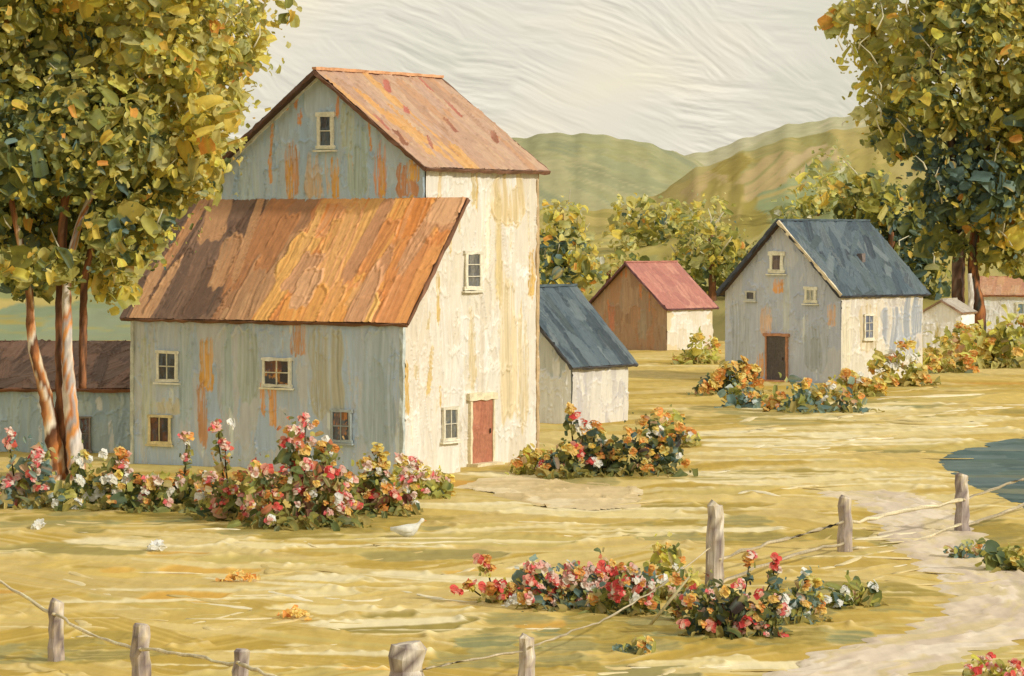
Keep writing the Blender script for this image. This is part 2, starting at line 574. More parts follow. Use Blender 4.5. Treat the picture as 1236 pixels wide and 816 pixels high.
    for p in catmull(path_c, 24):
        near[rr0:rr1] = np.minimum(near[rr0:rr1], np.hypot((X[rr0:rr1] - p.x) / 1.25, (Y[rr0:rr1] - p.y) / 1.6))
    H = H * np.clip((near - 1.0) / 0.5, 0, 1) - 0.012 * np.clip((0.85 - near) / 0.15, 0, 1)
    P = np.stack([X, Y, H], -1)
    fq = grid_faces(len(d), len(k))
    o = mesh_obj('ground', P.reshape(-1, 3), fq, cv.C.reshape(-1, 3), GROUND)
    tag(o, 'dry golden meadow grass in broad swaths', 'ground', None, 'structure')


def build_strip_path():
    line = catmull(path_c, 26)
    n = len(line)
    m = 25
    W = 1.1
    s = np.linspace(-W, W, m)
    ln = np.concatenate([[0], np.cumsum([(line[i + 1] - line[i]).length for i in range(n - 1)])])
    cv = Canvas(s, np.ones(n), ln, c(200, 184, 150, K))
    pal = [c(216, 199, 174, K), c(208, 190, 168, K), c(222, 207, 186, K), c(208, 188, 142, K), c(202, 184, 162, K), c(214, 195, 152, K)]
    cv.fill(220, (-W, W, 0, ln[-1]), (0.5, 2.2), (0.08, 0.35), R(90), 0.10, pal, 0.03, 0.05, 0.07, 0.4, 0.4)
    V = []
    for i, p in enumerate(line):
        t = (line[min(i + 1, n - 1)] - line[max(i - 1, 0)]).normalized()
        nrm = Vector((t.y, -t.x, 0))
        wob = 1 + 0.14 * math.sin(i * 0.31) + 0.10 * math.sin(i * 0.83 + 1)
        for j in range(m):
            e = abs(s[j]) / W
            ef = min(1, (1 - e) / 0.18)
            z = -0.006 + 0.022 * ef + float(np.clip(cv.H[i, j], 0, 0.10)) * ef * .8
            q = p + nrm * (s[j] * wob)
            V.append((q.x, q.y, z))
    o = mesh_obj('path', V, grid_faces(n, m), cv.C.reshape(-1, 3), GROUND)
    tag(o, 'pale winding footpath', 'path', None, 'structure')


def flat_area(name, poly, z, base, pal, n, L, W, mat, label, ang=0.0, h=0.03, rim=0.05, rag=1.0):
    xs = [p.x for p in poly]; ys = [p.y for p in poly]
    x0, x1, y0, y1 = min(xs), max(xs), min(ys), max(ys)
    nc, nr = max(30, int((x1 - x0) / 0.05)), max(30, int((y1 - y0) / 0.13))
    S, T = np.linspace(x0, x1, nc), np.linspace(y0, y1, nr)
    cv = Canvas(S, np.ones(nr), T, base)
    cv.fill(n, (x0, x1, y0, y1), L, W, ang, 0.10, pal, h, rim, 0.07, 0.4, 0.4)
    X, Y = np.meshgrid(S, T)
    dmin = np.full(X.shape, 9.0)
    for i in range(len(poly)):
        A, B = poly[i], poly[(i + 1) % len(poly)]
        ex, ey = B.x - A.x, B.y - A.y
        tt = np.clip(((X - A.x) * ex + (Y - A.y) * ey) / (ex * ex + ey * ey + 1e-9), 0, 1)
        dmin = np.minimum(dmin, np.hypot(X - A.x - tt * ex, Y - A.y - tt * ey))
    Z = z - 0.010 + (0.010 + np.clip(cv.H, 0, 0.12)) * np.clip(dmin / 0.3, 0, 1)
    xm = (S[:-1] + S[1:]) / 2; ym = (T[:-1] + T[1:]) / 2
    XM, YM = np.meshgrid(xm, ym)
    wob = rag * (0.12 * np.sin(YM * 1.7) + 0.10 * np.sin(YM * 4.1 + 1))
    keep = inside([(p.x, p.y) for p in poly], XM + wob, YM + rag * (0.3 * np.sin(XM * 2.3) + .2 * np.sin(XM * 5.1 + YM)))
    o = mesh_obj(name, np.stack([X, Y, Z], -1).reshape(-1, 3), grid_faces(nr, nc, keep), cv.C.reshape(-1, 3), mat)
    tag(o, label, name.replace('_', ' '), None, 'structure')


build_ground()
build_strip_path()
flat_area('dirt_yard', YARD, 0.004, c(208, 186, 140, K), [c(214, 192, 146, K), c(206, 182, 132, K), c(222, 204, 164, K), c(198, 174, 122, K)],
          46, (0.5, 1.4), (0.8, 2.2), GROUND, 'pale trodden earth before the barn door')
flat_area('pond', POND, 0.002, c(92, 112, 108, 0.75), [c(92, 116, 114, .8), c(80, 104, 108, .8), c(108, 128, 122, .8), c(98, 118, 108, .8), c(128, 134, 112, .8), c(118, 136, 134, .8)],
          90, (0.8, 2.4), (0.6, 1.8), WATER, 'blue green pond', -0.25, 0.006, 0.008, 2.2)


# ------------------------------------------------------------------ hills
def hill(name, label, d0, d1, sky, base, pal, n, L, W, ang, KH=0.85, extra=(), bumpy=0.25, foot=0.0):
    kx = np.concatenate([np.linspace(-2600, -220, 24, endpoint=False), np.linspace(-220, 1460, 420, endpoint=False), np.linspace(1460, 4200, 24)])
    k = (kx - CX) / F
    tops = np.interp(kx, [p[0] for p in sky], [p[1] for p in sky])
    tops = tops + 1.6 * np.sin(kx * 0.045) + 1.2 * np.sin(kx * 0.11 + 1) + 0.8 * np.sin(kx * 0.23)
    zr = EYE + (HY - tops) * d1 / F
    ts = np.concatenate([np.linspace(0, 1, 120), np.array([1.06, 1.2, 1.6])])
    H0 = float(np.median(zr[24:-24]))
    dd = d0 + (d1 - d0) * ts
    prof = np.where(ts <= 1, np.sin(np.clip(ts, 0, 1) * math.pi / 2) ** 1.15, 1 - (ts - 1) * 1.2)
    T = np.where(ts <= 1, prof * H0, H0 * (1 + (ts - 1)))
    cv = Canvas(k, dd, T + np.arange(len(T)) * 1e-6, base)
    half = d1 * 0.19
    cv.fill(n, (-half, half, 0, H0 * 1.02), L, W, ang[0], ang[1], pal, bumpy, bumpy, 0.04, 0.4, 0.5)
    for (px, pyy, l, w, an, col) in extra:                      # single fields and meadows on the slope
        kk = (px - CX) / F
        zt = np.interp(px, kx, zr)
        # find the row whose height shows at that photo row
        zz = prof * zt - foot
        yy = HY - (zz - EYE) / dd * F
        r = int(np.argmin(np.abs(yy[:120] - pyy)))
        cv.stroke(kk * dd[r], T[r], l, w, an, col, bumpy, bumpy, 0.015, 0.0, 0.03, pal[RNG.integers(len(pal))])
    X = k[None, :] * dd[:, None]
    Z = prof[:, None] * zr[None, :] - foot + np.clip(cv.H, -1, 1) * 0.8 * np.clip(ts * 4, 0, 1)[:, None]
    Y = np.broadcast_to(dd[:, None], X.shape) - np.clip(cv.H, -1, 1) * 1.5
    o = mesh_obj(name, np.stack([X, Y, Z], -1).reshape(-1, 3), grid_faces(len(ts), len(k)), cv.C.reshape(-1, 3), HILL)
    tag(o, label, 'hill', None, 'structure')


KH = 0.9
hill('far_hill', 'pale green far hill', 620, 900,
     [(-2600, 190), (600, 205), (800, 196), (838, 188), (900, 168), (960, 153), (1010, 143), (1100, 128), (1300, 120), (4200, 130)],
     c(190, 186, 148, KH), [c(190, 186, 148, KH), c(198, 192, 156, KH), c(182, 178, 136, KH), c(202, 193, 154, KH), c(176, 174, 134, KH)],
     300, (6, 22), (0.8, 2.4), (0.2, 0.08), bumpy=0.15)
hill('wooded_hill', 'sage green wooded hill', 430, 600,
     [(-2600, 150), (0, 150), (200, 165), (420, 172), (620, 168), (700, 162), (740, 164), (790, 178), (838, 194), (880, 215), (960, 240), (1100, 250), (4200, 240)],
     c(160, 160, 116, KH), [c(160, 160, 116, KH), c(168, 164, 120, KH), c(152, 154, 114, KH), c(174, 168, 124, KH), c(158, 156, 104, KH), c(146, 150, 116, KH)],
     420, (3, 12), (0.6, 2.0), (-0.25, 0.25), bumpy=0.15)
hill('field_hill', 'olive and ochre field slope', 205, 340,
     [(-2600, 225), (0, 225), (200, 235), (500, 250), (640, 256), (720, 254), (790, 240), (840, 205), (890, 188), (950, 172), (1010, 158), (1100, 150), (4200, 140)],
     c(176, 160, 84, KH), [c(176, 160, 84, KH), c(190, 170, 96, KH), c(164, 152, 74, KH), c(182, 166, 100, KH), c(158, 154, 92, KH), c(160, 148, 78, KH)],
     420, (1.2, 4.5), (0.5, 1.5), (0.1, 0.5), bumpy=0.10,
     extra=[(740, 300, 5, 1.6, 0.0, c(186, 170, 90, KH)), (700, 325, 4, 1.3, 0.0, c(180, 160, 78, KH)), (780, 285, 4, 1.2, .05, c(192, 176, 100, KH)),
            (905, 235, 3.6, 1.3, 0.3, c(186, 164, 104, KH)), (880, 205, 2.4, 0.9, 0.35, c(164, 146, 66, KH)), (935, 215, 3.4, 1.4, 0.3, c(192, 168, 114, KH)),
            (905, 265, 3.4, 0.9, 0.3, c(158, 144, 66, KH)), (850, 225, 2.0, 0.9, 0.3, c(186, 162, 106, KH)), (985, 205, 3.0, 1.2, 0.3, c(194, 172, 124, KH)),
            (1000, 235, 3.0, 1.8, 0.3, c(160, 166, 118, KH)), (960, 250, 2.6, 1.4, 0.1, c(148, 158, 112, KH)), (870, 250, 2.4, 1.4, 0.8, c(166, 150, 74, KH)),
            (60, 340, 4, 1.2, 0, c(140, 146, 92, KH)), (140, 370, 3, 1.2, 0, c(134, 146, 108, KH)), (200, 300, 4, 1.5, .2, c(160, 156, 78, KH)), (30, 390, 3, 1.0, 0, c(132, 146, 112, KH)), (110, 395, 3.4, 1.0, 0, c(140, 150, 118, KH))])


# ------------------------------------------------------------------ building parts
def window(parent, o, ax, w, h, frame_col, pane_pal, bars=(1, 2), name='window', depth=0.07, fw=0.07, arch=False, out=None):
    """frame with glass set back inside it; o = lower left corner on the wall plane"""
    o, ax = Vector(o), Vector(ax).normalized()
    up = Vector((0, 0, 1)); n = ax.cross(up).normalized()
    o = o + n * 0.045
    fr = Acc()
    z = depth / 2
    for a, b in (((0, 0), (w, 0)), ((0, h), (w, h))):
        fr.bar(o + ax * (a[0] - fw) + up * a[1] + n * z, o + ax * (b[0] + fw) + up * b[1] + n * z, fw * 1.1, depth, up, frame_col, 0.4, 0.22)
    for x in (0, w):
        fr.bar(o + ax * x + up * 0 + n * (z + .003), o + ax * x + up * h + n * (z + .003), fw, depth, ax, frame_col, 0.25, 0.15)
    f = fr.build(name, TRIM, parent)
    def pp(cv):
        cv.fill(16, (0, w, 0, h), (h * .12, h * .4), (w * .08, w * .25), R(90), 0.2, pane_pal, 0.01, 0.01, 0.15, 0.3, 0.5)
    panel('pane', f, o + n * 0.025, ax, up, w, h, pane_pal[0], GLASS, pp, res=min(0.03, w / 14))
    for i in range(1, bars[0] + 1):
        mb = Acc()
        x = w * i / (bars[0] + 1)
        mb.bar(o + ax * x + n * 0.05, o + ax * x + up * h + n * 0.05, 0.028, 0.03, ax, np.array(frame_col) * 0.9, 0.3, 0.15)
        mb.build('glazing_bar', TRIM, f)
    for i in range(1, bars[1] + 1):
        mb = Acc()
        y = h * i / (bars[1] + 1)
        mb.bar(o + up * y + n * 0.052, o + ax * w + up * y + n * 0.052, 0.028, 0.03, up, np.array(frame_col) * 0.85, 0.3, 0.15)
        mb.build('glazing_bar', TRIM, f)
    sl = Acc()
    sl.bar(o + up * (-fw) + ax * (-fw * 1.6) + n * (depth * .8), o + up * (-fw) + ax * (w + fw * 1.6) + n * (depth * .8), depth * 1.6, 0.05, n, frame_col, 0.2, 0.12)
    sl.build('sill', TRIM, f)
    return f


def px_window(site, parent, axis, val, x0, x1, y0, y1, frame_col, pane_pal, bars=(1, 2), **kw):
    a = site.hit(x0, y1, axis, val); b = site.hit(x1, y0, axis, val)
    if axis == 'y':
        return window(parent, (a.x, val, a.z), (1, 0, 0), b.x - a.x, b.z - a.z, frame_col, pane_pal, bars, **kw)
    return window(parent, (val, a.y, a.z), (0, 1, 0), b.y - a.y, b.z - a.z, frame_col, pane_pal, bars, **kw)


def door(parent, o, ax, w, h, col, col2, frame_col, lintel=0.12):
    o, ax = Vector(o), Vector(ax).normalized()
    up = Vector((0, 0, 1)); n = ax.cross(up).normalized()
    def pp(cv):
        cv.fill(26, (0, w, 0, h), (h * .12, h * .4), (w * .08, w * .2), R(90), 0.05, [col, col2, np.array(col) * .85], 0.015, 0.02, 0.12, 0.4, 0.5)
    d = panel('door', parent, o + n * 0.085, ax, up, w, h, col, TRIM, pp, res=0.025)
    fr = Acc()
    for x in (-0.04, w + 0.04):
        fr.bar(o + ax * x + n * .05, o + ax * x + up * (h + .02) + n * .07, 0.09, 0.14, ax, frame_col, 0.2, 0.12)
    fr.bar(o + ax * (-.18) + up * (h + .08) + n * .08, o + ax * (w + .18) + up * (h + .08) + n * .08, lintel, 0.16, up, frame_col, 0.25, 0.12)
    fr.build('frame', TRIM, d)
    hd = Acc()
    p = o + ax * (w * .86) + up * (h * .48) + n * .13
    hd.tube([p, p + up * .06, p + up * .14], [.02, .024, .02], c(60, 45, 38), 6)
    hd.build('handle', TRIM, d)
    st = Acc()
    st.bar(o + ax * (-.15) + up * .04 + n * .2, o + ax * (w + .15) + up * .04 + n * .2, 0.4, 0.09, n, frame_col, 0.15, 0.12)
    st.build('doorstep', TRIM, d)
    return d


def wall_paint(w, h, pal, n, L=(0.4, 1.5), W=(0.10, 0.32), rust=(), hgt=0.02, rim=0.035, streak=0.035, accents=(), na=0, dry=0.3):
    rim *= 1.6
    def pp(cv):
        cv.fill(n, (0, w, 0, h), L, (W[0] * 1.5, W[1] * 1.5), R(90), 0.07, pal, hgt, rim, streak, dry, 0.35, rimq=.87)
        cv.fill(n // 4, (0, w, 0, h), (L[0] * .4, L[1] * .6), (.02, .05), R(90), 0.3, pal, hgt * 1.5, rim, streak, .5, 0.35, wob=3)
        if na:
            cv.fill(na, (0, w, 0, h), (0.2, 0.8), (0.03, 0.10), R(90), 0.08, accents, hgt, rim, 0.1, 0.9, 0.3)
        for (s, t, l, ww, col) in rust:
            cv.stroke(s, t, l, ww, R(90) + RNG.normal(0, .03), col, hgt, rim, 0.14, 0.75, 0.1, pal[0])
            cv.stroke(s + ww * RNG.uniform(-.5, .5), t - l * .2, l * .7, ww * .45, R(90), np.array(col) * RNG.uniform(.85, 1.2), hgt, rim, 0.14, 0.7, 0.1, pal[0])
    return pp


def roof_plane(name, parent, o, ax, ay, w, h, pal, n, paint=None, L=(0.5, 1.8), W=(0.10, 0.35), edge_col=(.1, .07, .05), angj=0.06, thick=0.10, hgt=0.025, rim=0.04, ang=R(90), res=0.03, groups=None):
    """roof sheet on a slab, with its dark worn edges; ax along the eave, ay up the slope"""
    o, ax, ay = Vector(o), Vector(ax).normalized(), Vector(ay).normalized()
    nn = ax.cross(ay).normalized()
    def pp(cv):
        if groups:
            for (s0, s1, gp, k) in groups:
                cv.fill(int(n * k), (s0 * w, s1 * w, 0, h), L, W, ang, angj, gp, hgt, rim, 0.06, 0.4, 0.5)
        else:
            cv.fill(n, (0, w, 0, h), L, W, ang, angj, pal, hgt, rim, 0.06, 0.4, 0.5)
        if paint: paint(cv)
    r = panel(name, parent, o, ax, ay, w, h, pal[0], ROOF, pp, res=res)
    ed = Acc()
    e = np.array(edge_col)
    dn = nn * (-thick / 2)
    ed.bar(o + dn, o + ax * w + dn, 0.08, thick, ay, e, 0.5, 0.4)
    ed.bar(o + ay * h + dn, o + ax * w + ay * h + dn, 0.07, thick, ay, e, 0.25, 0.3)
    for x in (0, w):
        ed.bar(o + ax * x + dn * 1.02, o + ax * x + ay * h + dn * 1.02, 0.08, thick, ax, e, 0.5, 0.4)
    ed.build('roof_edge', TRIM, r)
    q = [o - nn * thick * .9, o + ax * w - nn * thick * .9, o + ax * w + ay * h - nn * thick * .9, o + ay * h - nn * thick * .9]
    prism('underside', r, q, nn * (thick * .85), c(80, 62, 50), TRIM)
    return r


def gable_building(name, label, cat, site, W, L, ez, rz, front_base, front_paint, side_base, side_paint, roof_pal, edge, over=(0.25, 0.3), groups=None, roofn=110, roof_kw=None, left_pal=None, back=None, res=0.03):
    """front gable facing -y', roof ridge running along y', right-hand wall at x'=0"""
    t = thing(name, label, cat, site.o, -site.a)
    m = -W / 2
    body = [(0.0, .0, -.4), (0, 0, ez), (m, 0, rz), (-W, 0, ez), (-W, 0, -.4)]
    prism('back_wall', t, [(p[0] * 0.996 - .02, p[1] + .02, p[2] - .02) for p in body], (0, L - .04, 0), back or front_base, WALL)
    poly = [(0, 0), (W, 0), (W, ez), (W / 2, rz), (0, ez)]
    fw = panel('front_wall', t, (-W, 0, 0), (1, 0, 0), (0, 0, 1), W, rz, front_base, WALL, front_paint, poly, res=res)
    sw = panel('side_wall', t, (0, 0, 0), (0, 1, 0), (0, 0, 1), L, ez, side_base, WALL, side_paint, res=res)
    kw = roof_kw or {}
    half = W / 2
    sl = Vector((-half, 0, rz - ez)); ln = sl.length; sl.normalize()
    ov = over[0]
    roof_plane('roof', t, Vector((0, -over[1], ez + .06)) - sl * ov, (0, 1, 0), sl, L + over[1] * 2, ln + ov, roof_pal, roofn, edge_col=edge, groups=groups, res=res, **kw)
    sl2 = Vector((half, 0, rz - ez)).normalized()
    roof_plane('roof', t, Vector((-W, L + over[1], ez + .06)) - sl2 * ov, (0, -1, 0), sl2, L + over[1] * 2, ln + ov - .03, left_pal or roof_pal, int(roofn * .4), edge_col=edge, res=res * 1.6, **kw)
    rc = Acc()
    rc.bar((m, -over[1], rz + .10), (m, L + over[1], rz + .10), 0.16, 0.08, (1, 0, 0), np.array(roof_pal[0]) * .9, 0.2, 0.2)
    rc.build('ridge_cap', TRIM, t)
    return t


# --------------------------------------------------------------- the big barn
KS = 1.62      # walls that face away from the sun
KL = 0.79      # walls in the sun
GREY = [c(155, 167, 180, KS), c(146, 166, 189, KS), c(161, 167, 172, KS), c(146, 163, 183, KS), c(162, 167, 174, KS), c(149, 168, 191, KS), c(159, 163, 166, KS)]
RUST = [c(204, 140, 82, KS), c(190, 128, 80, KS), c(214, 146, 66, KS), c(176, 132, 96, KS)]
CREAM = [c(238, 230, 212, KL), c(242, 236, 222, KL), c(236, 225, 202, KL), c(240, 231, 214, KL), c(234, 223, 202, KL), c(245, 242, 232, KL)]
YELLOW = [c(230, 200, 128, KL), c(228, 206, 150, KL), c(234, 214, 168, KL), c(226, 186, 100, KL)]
BLUEPANE = [c(70, 80, 92, .9), c(90, 104, 118, .9), c(58, 60, 66, .9), c(112, 122, 130, .9), c(84, 72, 66, .9)]
BROWNPANE = [c(96, 62, 52, .9), c(70, 78, 92, .9), c(126, 78, 54, .9), c(58, 56, 62, .9)]
WHITE_F = c(214, 210, 190, 1.3)
WHITE_L = c(240, 232, 206, .8)

site = Site(487, 578, 35)
barn = thing('barn', 'tall grey and cream barn with rust orange roofs and a red door', 'barn', site.o, -site.a)
W, D1, INS, DL = 9.63, 2.57, 1.19, 8.02
EZ, RZ = 4.33, 7.45
TL, TEZ, TAP = -8.48, 8.51, 11.11


def loc(site, axis, val, px, py):
    return site.hit(px, py, axis, val)


def rust_list(site, axis, val, items, s0):
    out = []
    for (px, py, hw, hh, col) in items:
        p = site.hit(px, py, axis, val)
        s = (p.x - s0) if axis == 'y' else (p.y - s0)
        dist = (site.o + site.u * p.x + site.v * p.y).y
        out.append((s, p.z, hh * dist / F, hw * dist / F / (0.82 if axis == 'y' else 0.57), col))
    return out


def build_barn():
    # solid cores behind the coated walls
    prism('back_wall', barn, [(-.03, .03, -.5), (-.03, .03, EZ - .05), (-.03, D1, RZ - .06), (-.03, D1, -.5)], (-W + .06, 0, 0), c(140, 146, 140), WALL)
    mid = (TL - INS) / 2
    prism('back_wall', barn, [(-INS - .03, D1 + .03, -.5), (-INS - .03, D1 + .03, TEZ), (mid, D1 + .03, TAP - .05), (TL + .03, D1 + .03, TEZ), (TL + .03, D1 + .03, -.5)], (0, DL - D1 - .06, 0), c(140, 146, 140), WALL)
    # lower front wall, grey
    rl = rust_list(site, 'y', 0, [(250, 440, 9, 32, RUST[2]), (245, 500, 6, 40, RUST[3]), (330, 490, 5, 26, RUST[0]), (318, 480, 3, 22, RUST[0]), (360, 410, 10, 20, RUST[3]),
                                  (205, 490, 26, 10, c(172, 168, 148, KS)), (300, 440, 14, 46, c(150, 162, 158, KS)), (395, 450, 22, 55, c(158, 158, 142, KS)), (455, 470, 24, 80, c(140, 156, 166, KS)),
                                  (275, 440, 8, 60, c(150, 166, 170, KS)), (180, 470, 10, 70, c(160, 166, 152, KS)), (225, 450, 9, 60, c(146, 164, 172, KS))], -W)
    panel('front_wall', barn, (-W, 0, 0), (1, 0, 0), (0, 0, 1), W, EZ, GREY[0], WALL,
          wall_paint(W, EZ, GREY, 150, (0.5, 1.8), (0.12, 0.42), rl, accents=[c(184, 194, 198, KS)], na=10), res=0.032)
    # cream end of the lower part: follows the rake
    panel('side_wall', barn, (0, 0, 0), (0, 1, 0), (0, 0, 1), D1, RZ, CREAM[0], WALL,
          wall_paint(D1, RZ, CREAM, 90, (0.4, 1.6), (0.10, 0.34), hgt=.035, rim=.055, accents=YELLOW + [c(250, 244, 226, KL)] * 3, na=12),
          poly=[(0, 0), (D1, 0), (D1, RZ), (0, EZ)], res=0.025)
    prism('back_wall', barn, [(-.01, D1 + .012, -.3), (-INS, D1 + .012, -.3), (-INS, D1 + .012, RZ - .2), (-.01, D1 + .012, RZ - .2)], (0, -.05, 0), CREAM[1], WALL)
    # tall cream wall
    yl = [(640, 330, 4, 30, YELLOW[3]), (612, 240, 20, 34, c(236, 212, 160, KL)), (570, 225, 3, 24, YELLOW[1]), (600, 300, 4, 70, YELLOW[1]), (568, 420, 4, 50, YELLOW[2]),
          (540, 552, 10, 12, YELLOW[0]), (545, 558, 4, 12, YELLOW[3]), (615, 420, 14, 90, c(240, 220, 176, KL)), (585, 270, 5, 60, c(248, 240, 214, KL)), (630, 450, 6, 70, c(234, 214, 170, KL))]
    panel('side_wall', barn, (-INS, D1 + .02, 0), (0, 1, 0), (0, 0, 1), DL - D1 - .02, TEZ, CREAM[1], WALL,
          wall_paint(DL - D1, TEZ, CREAM, 190, (0.5, 2.0), (0.10, 0.42), rust_list(site, 'x', -INS, yl, D1), hgt=.04, rim=.06, accents=YELLOW + [c(250, 244, 226, KL)] * 3, na=20), res=0.025)
    # tall gable
    tw = -INS - TL
    G2 = [c(143, 166, 188, KS), c(150, 170, 188, KS), c(140, 160, 180, KS), c(158, 172, 184, KS), c(148, 163, 176, KS)]
    rl = rust_list(site, 'y', D1, [(353, 205, 9, 34, RUST[3]), (350, 215, 4, 26, RUST[2]), (383, 212, 15, 28, c(184, 160, 132, KS)), (405, 215, 5, 26, RUST[2]), (460, 205, 8, 34, RUST[1]), (462, 215, 3, 24, RUST[2]),
                                   (492, 218, 14, 20, c(176, 126, 92, KS)), (500, 205, 8, 14, RUST[2]), (300, 215, 12, 30, c(160, 176, 182, KS)), (432, 195, 14, 46, c(150, 168, 166, KS)), (420, 150, 8, 30, c(160, 170, 160, KS))], TL)
    panel('front_wall', barn, (TL, D1, RZ - .6), (1, 0, 0), (0, 0, 1), tw, TAP - RZ + .6, G2[0], WALL,
          wall_paint(tw, TAP - RZ + .6, G2, 90, (0.4, 1.5), (0.12, 0.4), [(s, t - RZ + .6, l, w_, cl) for (s, t, l, w_, cl) in rl], accents=RUST + [c(190, 200, 200, KS)], na=12),
          poly=[(0, 0), (tw, 0), (tw, TEZ - RZ + .6), (tw / 2, TAP - RZ + .6), (0, TEZ - RZ + .6)], res=0.03)
    # lower roof: brown to the far end, orange towards the corner
    K1 = 1.15
    BR = [c(126, 94, 72, .95), c(114, 86, 68, .95), c(138, 104, 80, .95), c(104, 80, 64, .95), c(148, 114, 90, .95)]
    TANR = [c(172, 124, 84, K1), c(188, 138, 92, K1), c(160, 112, 76, K1), c(196, 150, 104, K1), c(180, 120, 70, K1)]
    OR = [c(214, 138, 56, 1.38), c(220, 150, 70, 1.38), c(204, 126, 52, 1.3), c(206, 146, 94, 1.38), c(222, 160, 84, 1.38), c(194, 124, 66, 1.3)]
    sl = Vector((0, D1, RZ - EZ)); ln = sl.length; sl.normalize()
    rw = W + .55
    gp = [(0.0, 0.38, BR, .6), (0.34, 0.55, TANR, .3), (0.52, 1.0, OR, .9), (0.55, 1.0, [c(186, 132, 90, 1.3), c(206, 156, 112, 1.3)], .04), (0.05, 0.4, TANR, .03)]
    roof_plane('roof', barn, Vector((-W - .30, 0, EZ + .07)) - sl * .30, (1, 0, 0), sl, rw, ln + .32, TANR, 210, edge_col=c(120, 82, 58), groups=gp, L=(0.5, 2.0), W=(0.14, 0.6), hgt=.03, rim=.05, angj=.10)
    # upper roof, lit slope and dark slope
    P2 = [c(200, 162, 132, .84), c(194, 154, 126, .84), c(206, 170, 136, .84), c(186, 144, 114, .84), c(198, 160, 136, .84), c(202, 152, 112, .84)]
    half = (-INS - TL) / 2
    s2 = Vector((-half, 0, TAP - TEZ)); l2 = s2.length; s2.normalize()
    def pp(cv):
        cv.fill(14, (0, 2.5, 0, l2), (0.4, 1.2), (0.06, 0.2), R(90), .1, [c(218, 160, 90, .84), c(222, 170, 100, .84)], .03, .05, .1, .6)
        cv.fill(10, (0, 6, 0, l2), (0.2, .5), (0.05, 0.12), R(70), .2, [c(196, 110, 90, .84), c(150, 96, 66, .84)], .03, .05, .1, .6)
    roof_plane('roof', barn, Vector((-INS, D1 - .32, TEZ + .07)) - s2 * .34, (0, 1, 0), s2, DL - D1 + .6, l2 + .34, P2, 120, paint=pp, edge_col=c(112, 78, 58), L=(0.4, 1.6), W=(0.10, 0.36), hgt=.03, rim=.05, angj=.10)
    s3 = Vector((half, 0, TAP - TEZ)).normalized()
    roof_plane('roof', barn, Vector((TL, DL + .28, TEZ + .07)) - s3 * .34, (0, -1, 0), s3, DL - D1 + .6, l2 + .30, [c(150, 110, 84), c(170, 124, 88), c(120, 88, 68)], 40, edge_col=c(104, 76, 60), res=.05)
    rc = Acc()
    rc.bar((mid, D1 - .32, TAP + .12), (mid, DL + .28, TAP + .12), .18, .08, (1, 0, 0), c(206, 150, 104), .25, .2)
    rc.build('ridge_cap', TRIM, barn)
    # white rake boards under the left verge and corner boards
    tb = Acc()
    tc_ = Acc()
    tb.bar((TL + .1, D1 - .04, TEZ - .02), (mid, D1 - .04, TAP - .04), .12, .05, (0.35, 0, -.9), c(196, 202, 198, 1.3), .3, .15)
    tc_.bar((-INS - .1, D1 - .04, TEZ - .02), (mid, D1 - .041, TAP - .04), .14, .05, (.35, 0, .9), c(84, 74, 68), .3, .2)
    tb.build('bargeboard', TRIM, barn)
    tc_.build('bargeboard', TRIM, barn)
    for (x, y, z, w_, d_, cl) in ((-.02, -.03, EZ, .13, .09, c(176, 186, 184, 1.1)), (-W + .03, -.03, EZ, .11, .08, c(176, 180, 168, 1.3)), (-INS + .02, DL - .03, TEZ, .10, .12, c(206, 176, 130, .8))):
        cb = Acc()
        cb.bar((x, y, 0), (x, y, z), w_, d_, (1, 0, 0), cl, .35, .2)
        cb.build('corner_board', TRIM, barn)
    # windows and door at their measured places
    px_window(site, barn, 'y', D1, 387, 403, 138, 178, WHITE_F, BLUEPANE, (0, 1), fw=.10)
    px_window(site, barn, 'y', 0, 193, 215, 425, 459, WHITE_F, BLUEPANE, (1, 1), fw=.08)
    px_window(site, barn, 'y', 0, 321, 352, 434, 465, WHITE_F, BROWNPANE + [c(216, 150, 60)], (1, 1), fw=.08)
    px_window(site, barn, 'y', 0, 183, 207, 503, 534, c(206, 190, 140, 1.2), BROWNPANE, (1, 0), fw=.07)
    px_window(site, barn, 'y', 0, 403, 425, 496, 532, c(150, 160, 160, 1.2), BLUEPANE + [c(220, 140, 60)], (1, 1), fw=.07)
    px_window(site, barn, 'x', -INS, 560, 577, 305, 348, WHITE_L, [c(92, 92, 92), c(112, 112, 110), c(70, 72, 76), c(132, 128, 116)], (0, 2), fw=.10)
    px_window(site, barn, 'x', 0, 533, 549, 492, 531, WHITE_L, [c(112, 110, 98), c(84, 92, 98), c(132, 126, 106)], (1, 1), fw=.08)
    a = site.hit(566, 566, 'x', -INS); b = site.hit(591, 481, 'x', -INS)
    door(barn, (-INS, a.y, 0.02), (0, 1, 0), b.y - a.y, b.z - .02, c(190, 122, 90, .95), c(176, 108, 80, .95), c(240, 226, 186, .8), .2)


build_barn()

